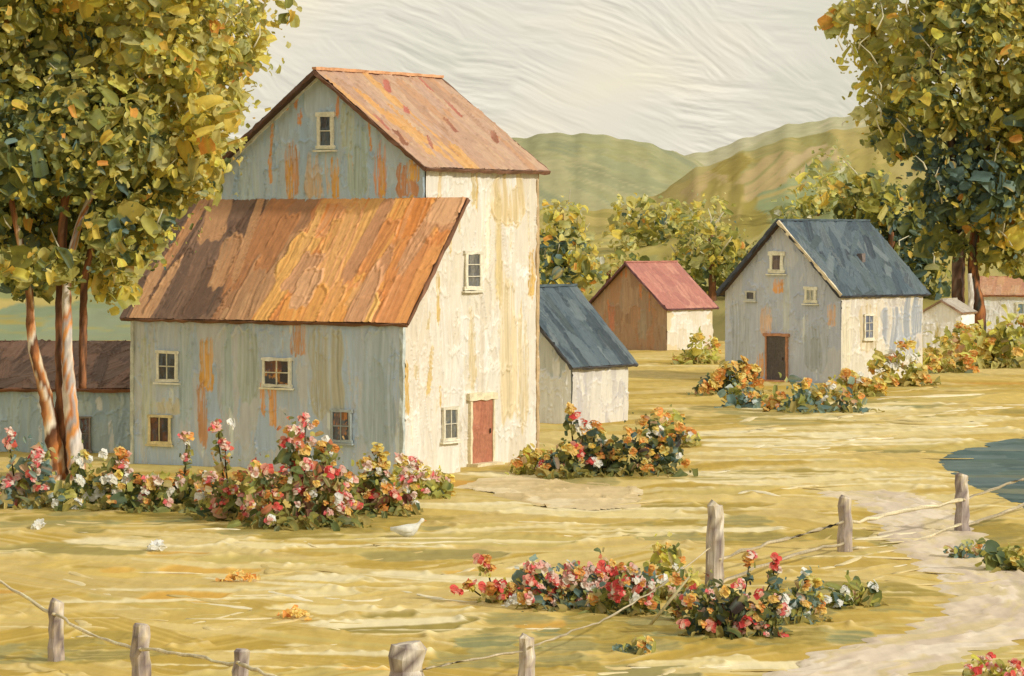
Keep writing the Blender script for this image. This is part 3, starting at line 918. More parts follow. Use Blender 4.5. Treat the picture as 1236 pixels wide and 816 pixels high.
# --------------------------------------------------------------- grey house with slate blue roof
s_h = Site(1015, 464, 40)
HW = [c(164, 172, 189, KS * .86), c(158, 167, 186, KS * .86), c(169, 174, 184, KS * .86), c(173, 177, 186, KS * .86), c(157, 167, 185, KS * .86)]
SLATE = [c(88, 106, 116, .8), c(76, 94, 106, .8), c(100, 116, 124, .8), c(66, 80, 90, .8), c(118, 130, 134, .8), c(82, 98, 100, .8), c(58, 70, 80, .8)]
wh, lh, ezh, rzh = 6.28, 6.52, 4.03, 7.13
rl = rust_list(s_h, 'y', 0, [(940, 345, 7, 9, RUST[0]), (925, 388, 7, 18, c(184, 156, 136, KS)), (918, 440, 4, 16, RUST[0]), (1004, 380, 5, 14, c(190, 156, 130, KS)), (950, 360, 4, 60, c(178, 184, 186, KS * .86)), (985, 420, 14, 30, c(150, 158, 164, KS * .86)), (895, 400, 12, 40, c(156, 164, 174, KS * .86))], -wh)
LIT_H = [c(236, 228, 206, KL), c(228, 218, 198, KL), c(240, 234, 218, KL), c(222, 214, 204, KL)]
sd = rust_list(s_h, 'x', 0, [(1085, 395, 22, 30, c(182, 188, 196, KL)), (1100, 380, 14, 26, c(172, 180, 190, KL)), (1095, 420, 14, 14, c(190, 192, 194, KL)), (1022, 405, 6, 40, c(246, 236, 204, KL)), (1048, 395, 12, 30, c(234, 216, 176, KL)), (1078, 365, 14, 6, c(220, 214, 206, KL))], 0)
house = gable_building('house', 'grey gabled house with slate blue roof and dark door', 'house', s_h, wh, lh, ezh, rzh, HW[0],
                       wall_paint(wh, rzh, HW, 110, (0.5, 1.7), (0.12, 0.4), rl, hgt=.02, accents=[c(186, 192, 196, KS * .9)], na=6),
                       LIT_H[0], wall_paint(lh, ezh, LIT_H, 60, (0.4, 1.2), (0.15, 0.5), sd, hgt=.035, rim=.05, accents=[c(250, 246, 232, KL)], na=12),
                       SLATE, c(56, 58, 66), (0.3, 0.35), roofn=150, roof_kw=dict(ang=R(60), angj=.35, L=(.4, 1.5), W=(.10, .35), hgt=.03, rim=.05), res=.04)
px_window(s_h, house, 'y', 0, 932, 945, 306, 327, WHITE_F, [c(104, 88, 88), c(120, 104, 98), c(86, 78, 82)], (0, 0), fw=.16)
px_window(s_h, house, 'y', 0, 902, 912, 352, 362, c(190, 190, 180, 1.2), [c(74, 72, 80), c(90, 86, 90)], (0, 0), fw=.07)
px_window(s_h, house, 'y', 0, 974, 985, 348, 364, WHITE_F, [c(176, 178, 166), c(150, 156, 152), c(190, 188, 174)], (1, 0), fw=.12)
px_window(s_h, house, 'x', 0, 1042, 1052, 380, 409, WHITE_L, [c(104, 112, 132), c(90, 96, 116), c(146, 150, 158)], (1, 2), fw=.07)
a = s_h.hit(927, 462, 'y', 0); b = s_h.hit(950, 407, 'y', 0)
door(house, (a.x, 0, 0.02), (1, 0, 0), b.x - a.x, b.z, c(100, 92, 88), c(84, 78, 78), c(176, 124, 90, 1.2), .12)
rb = Acc()
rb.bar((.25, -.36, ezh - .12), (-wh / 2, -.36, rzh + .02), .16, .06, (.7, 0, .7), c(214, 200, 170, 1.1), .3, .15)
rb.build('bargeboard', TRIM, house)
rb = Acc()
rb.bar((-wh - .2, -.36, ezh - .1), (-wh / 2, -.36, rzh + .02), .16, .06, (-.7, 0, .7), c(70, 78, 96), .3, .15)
rb.build('bargeboard', TRIM, house)
ch = Acc()
ch.bar((-1.35, 3.6, 5.2), (-1.35, 3.6, 5.72), .28, .28, (1, 0, 0), c(116, 104, 100), .12, .2)
ch.build('vent_pipe', TRIM, house)

# --------------------------------------------------------------- brown hut with pink red roof
s_b = Site(805, 424, 40)
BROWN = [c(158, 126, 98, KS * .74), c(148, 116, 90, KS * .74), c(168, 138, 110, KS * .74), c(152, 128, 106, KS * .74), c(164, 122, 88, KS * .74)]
PINK = [c(194, 128, 112, .9), c(186, 120, 106, .9), c(204, 142, 122, .9), c(178, 114, 102, .9)]
hut = gable_building('hut', 'brown wooden hut with pinkish red roof', 'hut', s_b, 5.56, 4.3, 2.53, 4.94, BROWN[0],
                     wall_paint(5.56, 4.94, BROWN, 70, (0.4, 1.3), (0.12, 0.4), [(1.6, 1.8, .8, .25, c(188, 120, 90, 1.1)), (3.8, 1.5, .9, .3, c(160, 142, 120, 1.1))], accents=[c(200, 130, 80)], na=10),
                     c(236, 218, 176, KL), wall_paint(4.3, 2.53, CREAM, 30, (0.3, .9), (0.15, 0.5), hgt=.035, rim=.05),
                     PINK, c(110, 72, 76), (.3, .3), roofn=70, roof_kw=dict(L=(.4, 1.4), W=(.12, .4), hgt=.03, rim=.05, angj=.2), res=.05)

# --------------------------------------------------------------- white shed with blue roof beside the barn
s_s = Site(690, 514, 35)
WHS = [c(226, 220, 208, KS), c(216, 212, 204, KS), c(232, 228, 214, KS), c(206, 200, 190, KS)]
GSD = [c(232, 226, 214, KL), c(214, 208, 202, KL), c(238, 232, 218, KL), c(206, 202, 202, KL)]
shed = gable_building('shed', 'small white shed with slate blue roof built close behind the tall barn', 'shed', s_s, 4.8, 3.52, 2.2, 4.66, c(160, 166, 166, KS),
                      lambda cv: (cv.fill(40, (0, 4.8, 2.1, 4.7), (.4, 1.2), (.12, .35), R(90), .1, [c(156, 162, 164, KS), c(146, 154, 160, KS), c(166, 168, 164, KS)], .03, .04, .06, .4),
                                  cv.fill(70, (0, 4.8, 0, 1.9), (.4, .9), (.1, .32), R(90), .04, WHS, .035, .05, .06, .4)),
                      GSD[0], wall_paint(3.52, 2.2, GSD, 44, (.3, .9), (.12, .4), hgt=.035, rim=.05),
                      SLATE, c(78, 76, 78), (.35, .3), roofn=90, roof_kw=dict(L=(.5, 1.6), W=(.1, .34), hgt=.03, rim=.05, angj=.12), res=.035)

# --------------------------------------------------------------- long low outbuilding left of the barn
s_o = Site(168, 548, 5)
wo, ezo, rzo = 7.0, 2.02, 3.22
outb = thing('outbuilding', 'low blue grey outbuilding with dark brown roof behind the tree trunks', 'outbuilding', s_o.o, -s_o.a)
OB = [c(150, 168, 178, KS), c(140, 160, 172, KS), c(160, 174, 178, KS), c(146, 160, 160, KS)]
BRR = [c(112, 86, 70, 1.1), c(98, 74, 60, 1.1), c(128, 98, 80, 1.1), c(90, 68, 56, 1.1), c(140, 104, 84, 1.1)]
prism('back_wall', outb, [(-.02, .02, -.3), (-.02, .02, ezo), (-.02, 2, rzo - .03), (-.02, 4, ezo), (-.02, 4, -.3)], (-wo + .04, 0, 0), OB[0], WALL)
panel('front_wall', outb, (-wo, 0, 0), (1, 0, 0), (0, 0, 1), wo, ezo, OB[0], WALL, wall_paint(wo, ezo, OB, 80, (.4, 1.0), (.12, .4), accents=[c(190, 200, 204, KS)], na=10), res=.035)
sl = Vector((0, 2, rzo - ezo)); ln = sl.length; sl.normalize()
roof_plane('roof', outb, Vector((-wo - .2, 0, ezo + .06)) - sl * .25, (1, 0, 0), sl, wo + .4, ln + .27, BRR, 90, edge_col=c(130, 86, 62), L=(.3, 1.2), W=(.1, .3), ang=R(60), angj=.5, hgt=.035, rim=.05)
sl2 = Vector((0, -2, rzo - ezo)).normalized()
roof_plane('roof', outb, Vector((.2, 4, ezo + .06)) - sl2 * .25, (-1, 0, 0), sl2, wo + .4, ln + .25, BRR, 20, edge_col=c(110, 76, 60), res=.08)
px_window(s_o, outb, 'y', 0, 97, 109, 504, 543, c(140, 128, 120, 1.2), [c(98, 58, 50), c(110, 126, 140), c(120, 72, 56), c(90, 100, 112)], (0, 1), fw=.05)

# --------------------------------------------------------------- pale sheds behind the right-hand tree
s_w1 = Site(1160, 421, 25)
PW = [c(208, 206, 202, KS), c(198, 196, 196, KS), c(216, 214, 208, KS), c(190, 186, 182, KS)]
gable_building('shed', 'little pale shed between the house and the dark tree trunks', 'shed', s_w1, 2.3, 2.6, 2.1, 2.75, PW[0],
               wall_paint(2.3, 2.75, PW, 26, (.3, .9), (.1, .3), [(0.9, 1.0, .55, .16, c(172, 156, 92, KS))], hgt=.04, rim=.05), PW[1], wall_paint(2.6, 2.1, PW, 20, (.3, .9), (.1, .3)),
               [c(206, 196, 180, .8), c(190, 176, 160, .8), c(216, 208, 196, .8)], c(150, 120, 96), (.15, .15), roofn=20, res=.05)
s_w2 = Site(1290, 412, 12)
ww2 = 5.6
cot = thing('cottage', 'pale cottage with faded orange roof partly past the dark tree trunks', 'cottage', s_w2.o, -s_w2.a)
prism('back_wall', cot, [(-.02, .02, -.3), (-.02, .02, 2.9), (-.02, 1.8, 3.9), (-.02, 3.6, 2.9), (-.02, 3.6, -.3)], (-ww2 + .04, 0, 0), PW[0], WALL)
panel('front_wall', cot, (-ww2, 0, 0), (1, 0, 0), (0, 0, 1), ww2, 2.95, PW[0], WALL, wall_paint(ww2, 2.95, [c(196, 204, 208, KS), c(216, 214, 208, KS), c(206, 204, 204, KS), c(186, 196, 204, KS)], 50, (.4, 1.2), (.15, .5), hgt=.04, rim=.06), res=.05)
OTR = [c(208, 150, 110, .9), c(216, 164, 116, .9), c(196, 136, 108, .9), c(220, 176, 140, .9)]
sl = Vector((0, 1.8, 1.0)); ln = sl.length; sl.normalize()
roof_plane('roof', cot, Vector((-ww2 - .2, 0, 2.96)) - sl * .25, (1, 0, 0), sl, ww2 + .4, ln + .27, OTR, 50, edge_col=c(176, 116, 84), L=(.3, 1.0), W=(.1, .3), res=.05)
sl2 = Vector((0, -1.8, 1.0)).normalized()
roof_plane('roof', cot, Vector((.2, 3.6, 2.96)) - sl2 * .25, (-1, 0, 0), sl2, ww2 + .4, ln + .25, OTR, 12, edge_col=c(176, 116, 84), res=.1)
px_window(s_w2, cot, 'y', 0, 1228, 1242, 366, 380, WHITE_F, [c(120, 150, 168), c(140, 160, 170)], (1, 0), fw=.12)


# ------------------------------------------------------------------ foliage
def dabs(N, cen, rad, size, pal, weights=None, out_bias=0.5, aspect=(1.0, 2.6), shell=0.45, flat=0.0, seed=None, hang=0.0):
    """N leaf sprays spread through an ellipsoid; every spray is a small curved many-faced leaf patch."""
    g = np.random.default_rng(seed if seed is not None else RNG.integers(1e9))
    v = g.normal(0, 1, (N, 3)); v /= np.linalg.norm(v, axis=1)[:, None]
    r = g.uniform(shell, 1.0, N) ** 0.6 * (1 + 0.10 * g.normal(0, 1, N))
    p = np.array(cen) + v * r[:, None] * np.array(rad)
    nrm = v * out_bias + g.normal(0, 0.5, (N, 3)) + np.array([0.30, -0.75, 0.30])
    if flat: nrm[:, 2] += flat
    return patches(p, nrm, size[0] + (size[1] - size[0]) * g.random(N) ** 1.8, g.uniform(aspect[0], aspect[1], N), pal, weights, g, hang)


def patches(p, nrm, s, asp, pal, weights, g, hang=0.0):
    N = len(p)
    nrm = nrm / np.linalg.norm(nrm, axis=1)[:, None]
    a = g.normal(0, 1, (N, 3)); a[:, 2] += hang
    a -= (a * nrm).sum(1)[:, None] * nrm; a /= np.linalg.norm(a, axis=1)[:, None]
    b = np.cross(nrm, a)
    pal = np.array(pal)
    idx = g.choice(len(pal), N, p=(np.array(weights) / np.sum(weights)) if weights is not None else None)
    base = pal[idx] * (1 + 0.12 * g.normal(0, 1, (N, 1)))
    second = pal[g.integers(len(pal), size=N)]
    gu = np.array([-1, -.35, .35, 1.0]); gv = np.array([-1, -.5, 0, .5, 1.0])
    cor = g.uniform(0.45, 1.0, N)
    V = np.zeros((N, 20, 3)); C = np.zeros((N, 20, 3))
    curve = g.uniform(0.0, 0.45, N); tw = g.normal(0, 0.2, N)
    q = 0
    for j in range(5):
        rowmix = g.uniform(0, 0.7, N) * (g.random(N) < 0.4)
        rowgain = 1 + 0.12 * g.normal(0, 1, N)
        for i in range(4):
            u, w = gu[i], gv[j]
            sh = np.where(abs(u) == 1, np.where(abs(w) == 1, cor, np.where(w != 0, .5 + .5 * cor, 1.0)), 1.0)
            jit = 1 + 0.09 * g.normal(0, 1, N)
            off = -curve * (u * u) * s * 0.5 + tw * u * w * s * 0.5 + 0.12 * s * (w * w)
            V[:, q] = p + a * (u * s * 0.5 * jit * (0.75 + 0.25 * sh))[:, None] + b * (w * s * 0.5 * sh / asp * jit)[:, None] + nrm * off[:, None]
            C[:, q] = (base * (1 - rowmix[:, None]) + second * rowmix[:, None]) * rowgain[:, None]
            q += 1
    t = np.array([[j * 4 + i, j * 4 + i + 1, j * 4 + i + 5, j * 4 + i + 4] for j in range(4) for i in range(3)])
    Fq = (np.arange(N)[:, None, None] * 20 + t[None]).reshape(-1, 4)
    return V.reshape(-1, 3), Fq, C.reshape(-1, 3)


def merge(parts):
    V, Fq, C, n = [], [], [], 0
    for v, f, cc in parts:
        V.append(v); Fq.append(f + n); C.append(cc); n += len(v)
    return np.concatenate(V), np.concatenate(Fq), np.concatenate(C)


KF = 2.0
DARK = [c(74, 84, 46, KF), c(84, 90, 46, KF), c(64, 78, 54, KF), c(96, 100, 50, KF)]
OLV = [c(124, 124, 52, KF), c(138, 134, 60, KF), c(108, 112, 52, KF), c(148, 142, 80, KF), c(132, 130, 80, KF)]
YEL = [c(180, 158, 56, KF * .98), c(194, 166, 66, KF * .98), c(168, 150, 60, KF * .98), c(184, 168, 98, KF * .98)]
ORG = [c(222, 142, 40, KF), c(216, 120, 44, KF), c(232, 162, 60, KF)]
TEAL = [c(72, 92, 88, KF), c(82, 104, 102, KF), c(62, 80, 74, KF), c(100, 118, 108, KF)]
SAGE = [c(140, 144, 96, KF), c(156, 154, 104, KF), c(124, 134, 98, KF)]
PALEB = [c(176, 186, 176, KF), c(150, 164, 172, KF), c(206, 190, 160, KF)]
MIXES = {
    'dark': (DARK + OLV + TEAL + YEL[:1], [5, 5, 4, 5, 3, 2, 3, 1, 1, 1, 1, 1, .5, .8]),
    'olive': (OLV + DARK + YEL + ORG[:1] + TEAL[:2], [5, 5, 4, 4, 3, 2, 2.5, 1.5, 2.2, 1.4, .7, 1.4, 1, .6, .8, .8]),
    'gold': (YEL + OLV + ORG + SAGE, [3, 3, 3.5, 3, 3, 4, 2, 3.5, 2.5, .5, .3, .6, 2.0, 1.8, 1.6]),
    'teal': (TEAL + DARK + OLV[:3] + ORG[:1], [5, 4, 5, 2, 2, 2, 3, 2, 1.5, 1, 1.2, .3]),
    'sagegold': (SAGE + OLV + YEL + PALEB[2:], [4, 4, 3, 3, 3, 2, 4, 3, 2, 2, 2, 2.5, 1]),
    'spark': (ORG + YEL, [3, 2, 3, 2, 2, 1, 1]),
}


def tree(name, label, base, clumps, dist, size, trunks, density, sparks=0, group=None, twigs=0, twig_col=c(196, 190, 160), depth=1.0, leaf_kw=None):
    """clumps: (px, py, half width px, half height px, mix, amount[, metres nearer]) - each a leafy limb of its own depth"""
    t = thing(name, label, 'tree', base, 0, group)
    b = Vector(base)
    parts = []
    m = dist / F
    for cl in clumps:
        px, py, rx, rz, mix, amt = cl[:6]
        dy = cl[6] if len(cl) > 6 else random.uniform(-1, 1) * depth
        cen = Vector(((px - CX) * m, dist + dy, EYE + (HY - py) * m)) - b
        ry = (rx + rz) / 2 * m
        n = int(density * amt * rx * rz / 2500)
        pal, wt = MIXES[mix]
        sd = int(px * 31 + py * 7) + 9000
        parts.append(dabs(int(n * .50), cen, (rx * m, ry * .7, rz * m), size, pal, wt, seed=sd, **(leaf_kw or {})))
        parts.append(dabs(int(n * .55), cen, (rx * m * 1.14, ry * .8, rz * m * 1.14), (size[0] * .6, size[1] * .42), pal, wt, seed=sd + 1, shell=.3, hang=.5))
        parts.append(dabs(int(n * .17), cen, (rx * m * 1.42, ry, rz * m * 1.38), (size[0] * .6, size[1] * .38), pal, wt, seed=sd + 2, shell=.8, hang=.8))
        k = int(n * sparks)
        if k:
            pal, wt = MIXES['spark']
            parts.append(dabs(k, cen, (rx * m * 1.05, ry * 1.1, rz * m * 1.05), (size[0] * .5, size[1] * .6), pal, wt, shell=.8, seed=int(px + py * 13) + 9000))
    V, Fq, C = merge(parts)
    mesh_obj('crown', V, Fq, C, LEAF, t)
    for tr in trunks:
        ac = Acc()
        pts = [Vector(((px - CX) * m, dist + dy, EYE + (HY - py) * m)) - b for (px, py, r, dy) in tr['pts']]
        pts_s = catmull(pts, 9)
        rr = np.interp(np.linspace(0, len(pts) - 1, len(pts_s)), range(len(pts)), [q[2] * m for q in tr['pts']])
        ac.tube(pts_s, list(rr * 1.2), tr['cols'][0], 14, 0.14, 0.22, tr['cols'])
        ac.build(tr.get('name', 'trunk'), BARK, t, True)
    if twigs:
        for _ in range(twigs):
            ac = Acc()
            cl = clumps[random.randrange(len(clumps))]
            px = cl[0] + random.uniform(-.8, .8) * cl[2]; py = cl[1] + random.uniform(-.8, .8) * cl[3]
            p0 = Vector(((px - CX) * m, dist - cl[2] * m * random.uniform(.5, 1.0), EYE + (HY - py) * m)) - b
            d = Vector((random.gauss(0, .5), random.gauss(0, .3), random.uniform(.5, 1.2))).normalized() * random.uniform(12, 40) * m
            bend = Vector((random.gauss(0, .15), 0, 0)) * d.length
            ac.tube([p0, p0 + d * .5 + bend, p0 + d], [1.1 * m, .9 * m, .4 * m], twig_col, 5, .2, .25)
            ac.build('twig', BARK, t, True)
    return t


BK1 = [c(120, 78, 44, 1.1), c(166, 104, 56, 1.1), c(196, 150, 100, 1.1), c(208, 196, 176, 1.1), c(98, 62, 40, 1.1), c(140, 88, 50, 1.1), c(186, 116, 52, 1.1), c(206, 190, 160, 1.1), c(110, 72, 48, 1.1)]
BK2 = [c(98, 66, 44, 1.1), c(120, 80, 50, 1.1), c(150, 98, 60, 1.1), c(132, 92, 62, 1.1), c(84, 58, 44, 1.1)]
BKW = [c(196, 186, 176, 1.1), c(206, 190, 168, 1.1), c(176, 110, 56, 1.1), c(160, 150, 146, 1.1), c(206, 140, 72, 1.1), c(190, 184, 180, 1.1)]
base = gpt(84, 580)
dL = base.y
LEFT = [(40, 90, 85, 75, 'olive', 1.2), (120, 60, 90, 70, 'olive', 1.1), (50, 185, 75, 60, 'dark', 1.2), (130, 160, 80, 70, 'olive', 1.1), (205, 55, 80, 60, 'gold', 1.1), (255, 45, 65, 50, 'gold', .8),
        (315, 15, 45, 26, 'gold', .35), (235, 120, 60, 50, 'gold', .8), (185, 205, 75, 45, 'olive', 1.0), (105, 255, 95, 45, 'dark', 1.1), (25, 275, 60, 60, 'dark', 1.1), (160, 285, 55, 40, 'olive', .7),
        (100, 320, 45, 32, 'olive', .7), (25, 335, 34, 26, 'dark', .7), (225, 190, 50, 40, 'gold', .6), (265, 150, 34, 40, 'gold', .35), (-40, 150, 90, 140, 'dark', 1.2), (-20, 0, 120, 70, 'olive', 1.0), (150, -30, 160, 50, 'gold', 1.0),
        (290, 75, 36, 30, 'gold', .22), (135, 340, 28, 30, 'gold', .8), (45, 322, 60, 22, 'olive', .7)]
tree('tree', 'large golden olive tree with several pale and brown trunks beside the grey barn', base, LEFT, dL, (0.14, 0.75),
     [dict(pts=[(86, 585, 11, 0), (78, 540, 9, 0), (76, 480, 7.5, 0), (74, 400, 6, 0), (74, 320, 5, 0), (80, 230, 4, 0), (100, 130, 2.5, 0)], cols=BK2),
           dict(pts=[(72, 585, 10, -.2), (66, 530, 8, -.3), (56, 470, 6.5, -.4), (42, 410, 5, -.5), (38, 350, 4, -.5), (20, 260, 3, -.4), (0, 180, 2, 0)], cols=BK1),
           dict(pts=[(98, 588, 10, -.5), (92, 530, 8, -.5), (86, 460, 6.5, -.5), (84, 390, 5, -.5), (86, 320, 4, -.4), (110, 240, 3, -.3), (160, 160, 2, 0)], cols=BKW),
           dict(pts=[(96, 470, 4, .6), (97, 400, 4, .6), (100, 330, 3.5, .6), (120, 260, 2.5, .5)], cols=BK2, name='branch')],
     430, sparks=.05, twigs=34, depth=1.6)

base = gpt(1170, 416)
dR = base.y
RIGHT = [(1040, 20, 38, 26, 'gold', .7), (1095, 45, 55, 50, 'sagegold', 1.0), (1165, 30, 60, 50, 'olive', 1.1), (1215, 60, 50, 60, 'gold', 1.1), (1085, 100, 46, 40, 'sagegold', .9), (1140, 110, 55, 50, 'olive', 1.1),
         (1200, 130, 60, 50, 'olive', 1.1), (1085, 160, 34, 34, 'olive', .8), (1150, 180, 55, 40, 'teal', 1.0), (1215, 190, 50, 40, 'olive', 1.0), (1190, 225, 60, 40, 'teal', 1.0), (1145, 240, 45, 40, 'teal', 1.0),
         (1225, 255, 50, 40, 'gold', 1.0), (1290, 100, 90, 150, 'olive', .9), (1180, -30, 110, 40, 'gold', .9), (1205, 300, 45, 28, 'olive', .8), (1030, 70, 22, 14, 'gold', .25), (1050, 140, 22, 12, 'sagegold', .3), (1140, 285, 30, 26, 'dark', .8), (1260, 300, 50, 40, 'olive', .8)]
tree('tree', 'tall olive and teal tree with dark twin trunks near the blue roofed house', base, RIGHT, dR, (0.3, 1.5),
     [dict(pts=[(1158, 424, 8, 0), (1156, 370, 6.5, 0), (1157, 300, 6, 0), (1155, 220, 5, 0), (1140, 120, 3, 0), (1120, 40, 2, 0)], cols=[c(76, 56, 44), c(92, 66, 48), c(60, 48, 42), c(112, 78, 52), c(120, 100, 86)]),
           dict(pts=[(1180, 424, 7, .5), (1184, 380, 6, .5), (1176, 320, 5.5, .5), (1185, 230, 4, .5), (1200, 120, 2.5, 0)], cols=[c(140, 86, 48), c(84, 62, 48), c(64, 66, 60), c(176, 112, 58)]),
           dict(pts=[(1166, 392, 2.2, -.8), (1170, 360, 3, -.8), (1168, 330, 2, -.8)], cols=[c(216, 214, 208), c(190, 180, 170)], name='branch')],
     430, sparks=.05, twigs=40, depth=3)

tree('tree', 'dark teal bushy tree rising behind the slate blue roof', gpt(1075, 404), [(1045, 240, 40, 30, 'olive', 1.0), (1090, 262, 44, 40, 'teal', 1.1), (1060, 290, 40, 34, 'teal', 1.0), (1110, 300, 34, 40, 'teal', 1.0), (1030, 265, 26, 24, 'dark', .8), (1120, 335, 30, 30, 'dark', .8)],
     gpt(1075, 404).y, (0.4, 1.3), [dict(pts=[(1080, 406, 5, 0), (1078, 350, 4, 0), (1076, 280, 3, 0)], cols=BK2)], 420, sparks=.03, twigs=8, depth=2)
tree('tree', 'spreading green tree between the red roofed hut and the grey house', gpt(860, 402), [(848, 268, 36, 30, 'sagegold', .9), (855, 300, 48, 34, 'olive', 1.0), (835, 322, 32, 22, 'dark', .9), (882, 318, 34, 28, 'olive', .9), (870, 345, 34, 22, 'dark', .9), (905, 335, 26, 24, 'olive', .7)],
     gpt(860, 402).y, (0.3, .95), [dict(pts=[(862, 405, 5, 0), (860, 350, 4, 0), (858, 280, 2.5, 0)], cols=BK2)], 400, sparks=.04, twigs=16, depth=2)
tree('tree', 'slim tree dotted with orange leaves beside the cream barn wall', gpt(682, 440), [(680, 262, 28, 20, 'sagegold', .6), (678, 300, 30, 30, 'teal', .9), (690, 330, 32, 24, 'olive', .9), (670, 335, 24, 30, 'teal', .8), (700, 300, 18, 24, 'sagegold', .5)],
     gpt(682, 440).y, (0.3, .95), [dict(pts=[(682, 445, 4, 0), (681, 380, 3, 0), (679, 300, 2.4, 0), (678, 250, 1.5, 0)], cols=BK2)], 380, sparks=.30, twigs=12, depth=1.5)
tree('tree', 'low pale spreading tree on the far field slope', gpt(790, 385), [(765, 250, 28, 13, 'sagegold', .7), (800, 256, 30, 14, 'sagegold', .8), (782, 272, 40, 15, 'sagegold', .9), (770, 262, 26, 10, 'teal', .5), (800, 288, 36, 14, 'olive', .8), (760, 290, 34, 14, 'sagegold', .8), (785, 306, 40, 14, 'sagegold', .8)],
     gpt(790, 385).y, (0.5, 1.4), [dict(pts=[(786, 385, 3, 0), (784, 330, 2, 0), (782, 270, 1, 0)], cols=BK2)], 380, sparks=.10, depth=2)
tree('tree', 'small yellow green tree behind the pinkish roof', gpt(735, 400), [(735, 325, 30, 18, 'sagegold', .7), (712, 338, 26, 18, 'gold', .6), (760, 312, 22, 14, 'olive', .5)],
     gpt(735, 400).y, (0.3, .9), [dict(pts=[(735, 402, 3, 0), (734, 360, 3, 0), (735, 320, 2, 0)], cols=BK2)], 340, sparks=.06, depth=2)
tree('tree', 'loose ochre tree on the slope above the slate blue roof', gpt(985, 388), [(985, 232, 34, 24, 'gold', .8), (1005, 205, 28, 24, 'sagegold', .7), (960, 255, 26, 16, 'sagegold', .8), (990, 258, 34, 16, 'olive', .8)],
     gpt(985, 388).y, (0.4, 1.3), [dict(pts=[(985, 390, 3, 0), (986, 300, 1.6, 0), (990, 230, .9, 0)], cols=BK2)], 320, sparks=.03, depth=2)


# ------------------------------------------------------------------ flowers and bushes
def blossom_mesh(name, pal, seed):
    g = np.random.default_rng(seed)
    n = 9
    th = np.linspace(0, 2 * math.pi, n, endpoint=False) + g.uniform(0, .5, n)
    rr = g.uniform(.25, .55, n)
    p = np.stack([rr * np.cos(th), rr * np.sin(th), g.uniform(-.1, .35, n)], 1)
    nr = np.stack([.5 * np.cos(th), .5 * np.sin(th), np.full(n, .9)], 1) + g.normal(0, .35, (n, 3))
    v, f, cc = patches(p, nr, g.uniform(.5, .95, n), g.uniform(.9, 1.6, n), pal, None, g)
    o = mesh_obj(name, v, f, cc, PETAL)
    me = o.data
    bpy.data.objects.remove(o)
    return me


KP = 1.15
FL = {
    'pink': [c(228, 124, 122, KP), c(238, 166, 152, KP), c(218, 96, 98, KP), c(244, 206, 190, KP), c(240, 186, 170, KP)],
    'red': [c(214, 78, 70, KP), c(224, 104, 84, KP), c(198, 62, 62, KP), c(236, 156, 132, KP), c(242, 196, 170, KP)],
    'white': [c(238, 234, 218, KP), c(228, 226, 216, KP), c(220, 214, 190, KP)],
    'orange': [c(236, 168, 66, KP), c(240, 186, 92, KP), c(228, 146, 62, KP), c(240, 200, 120, KP)],
    'yellow': [c(226, 190, 74, KP), c(216, 176, 60, KP), c(236, 210, 122, KP)],
}
BLOSSOM = {k: [blossom_mesh('blossom', v, i * 17 + len(k)) for i in range(3)] for k, v in FL.items()}
P_OLIVE_L = [c(160, 146, 70, 1.1), c(150, 140, 60, 1.1), c(176, 158, 84, 1.1), c(128, 136, 96, 1.1)]
BUSH_MIX = {
    'green': (DARK + OLV + TEAL[:2], [4, 4, 3, 3, 3, 3, 2, 2, 1, 1, 1]),
    'darkgreen': (DARK + TEAL + OLV[:2] + [c(50, 40, 34, KF)], [4, 4, 5, 3, 2, 2, 2, 1, 2, 1, 2]),
    'tealy': (TEAL + OLV + PALEB[1:2], [4, 4, 3, 4, 2, 2, 2, 1, 1, 1]),
    'golden': (OLV + YEL + ORG[:1] + DARK[:2], [3, 3, 3, 3, 2, 3, 2, 3, 2, 1, 1, 1]),
    'rosy': (DARK + OLV[:3] + [c(150, 90, 60, KF), c(196, 140, 110, KF), c(92, 54, 44, KF)], [4, 4, 3, 3, 2, 2, 2, 1.5, 1.5, 2]),
}


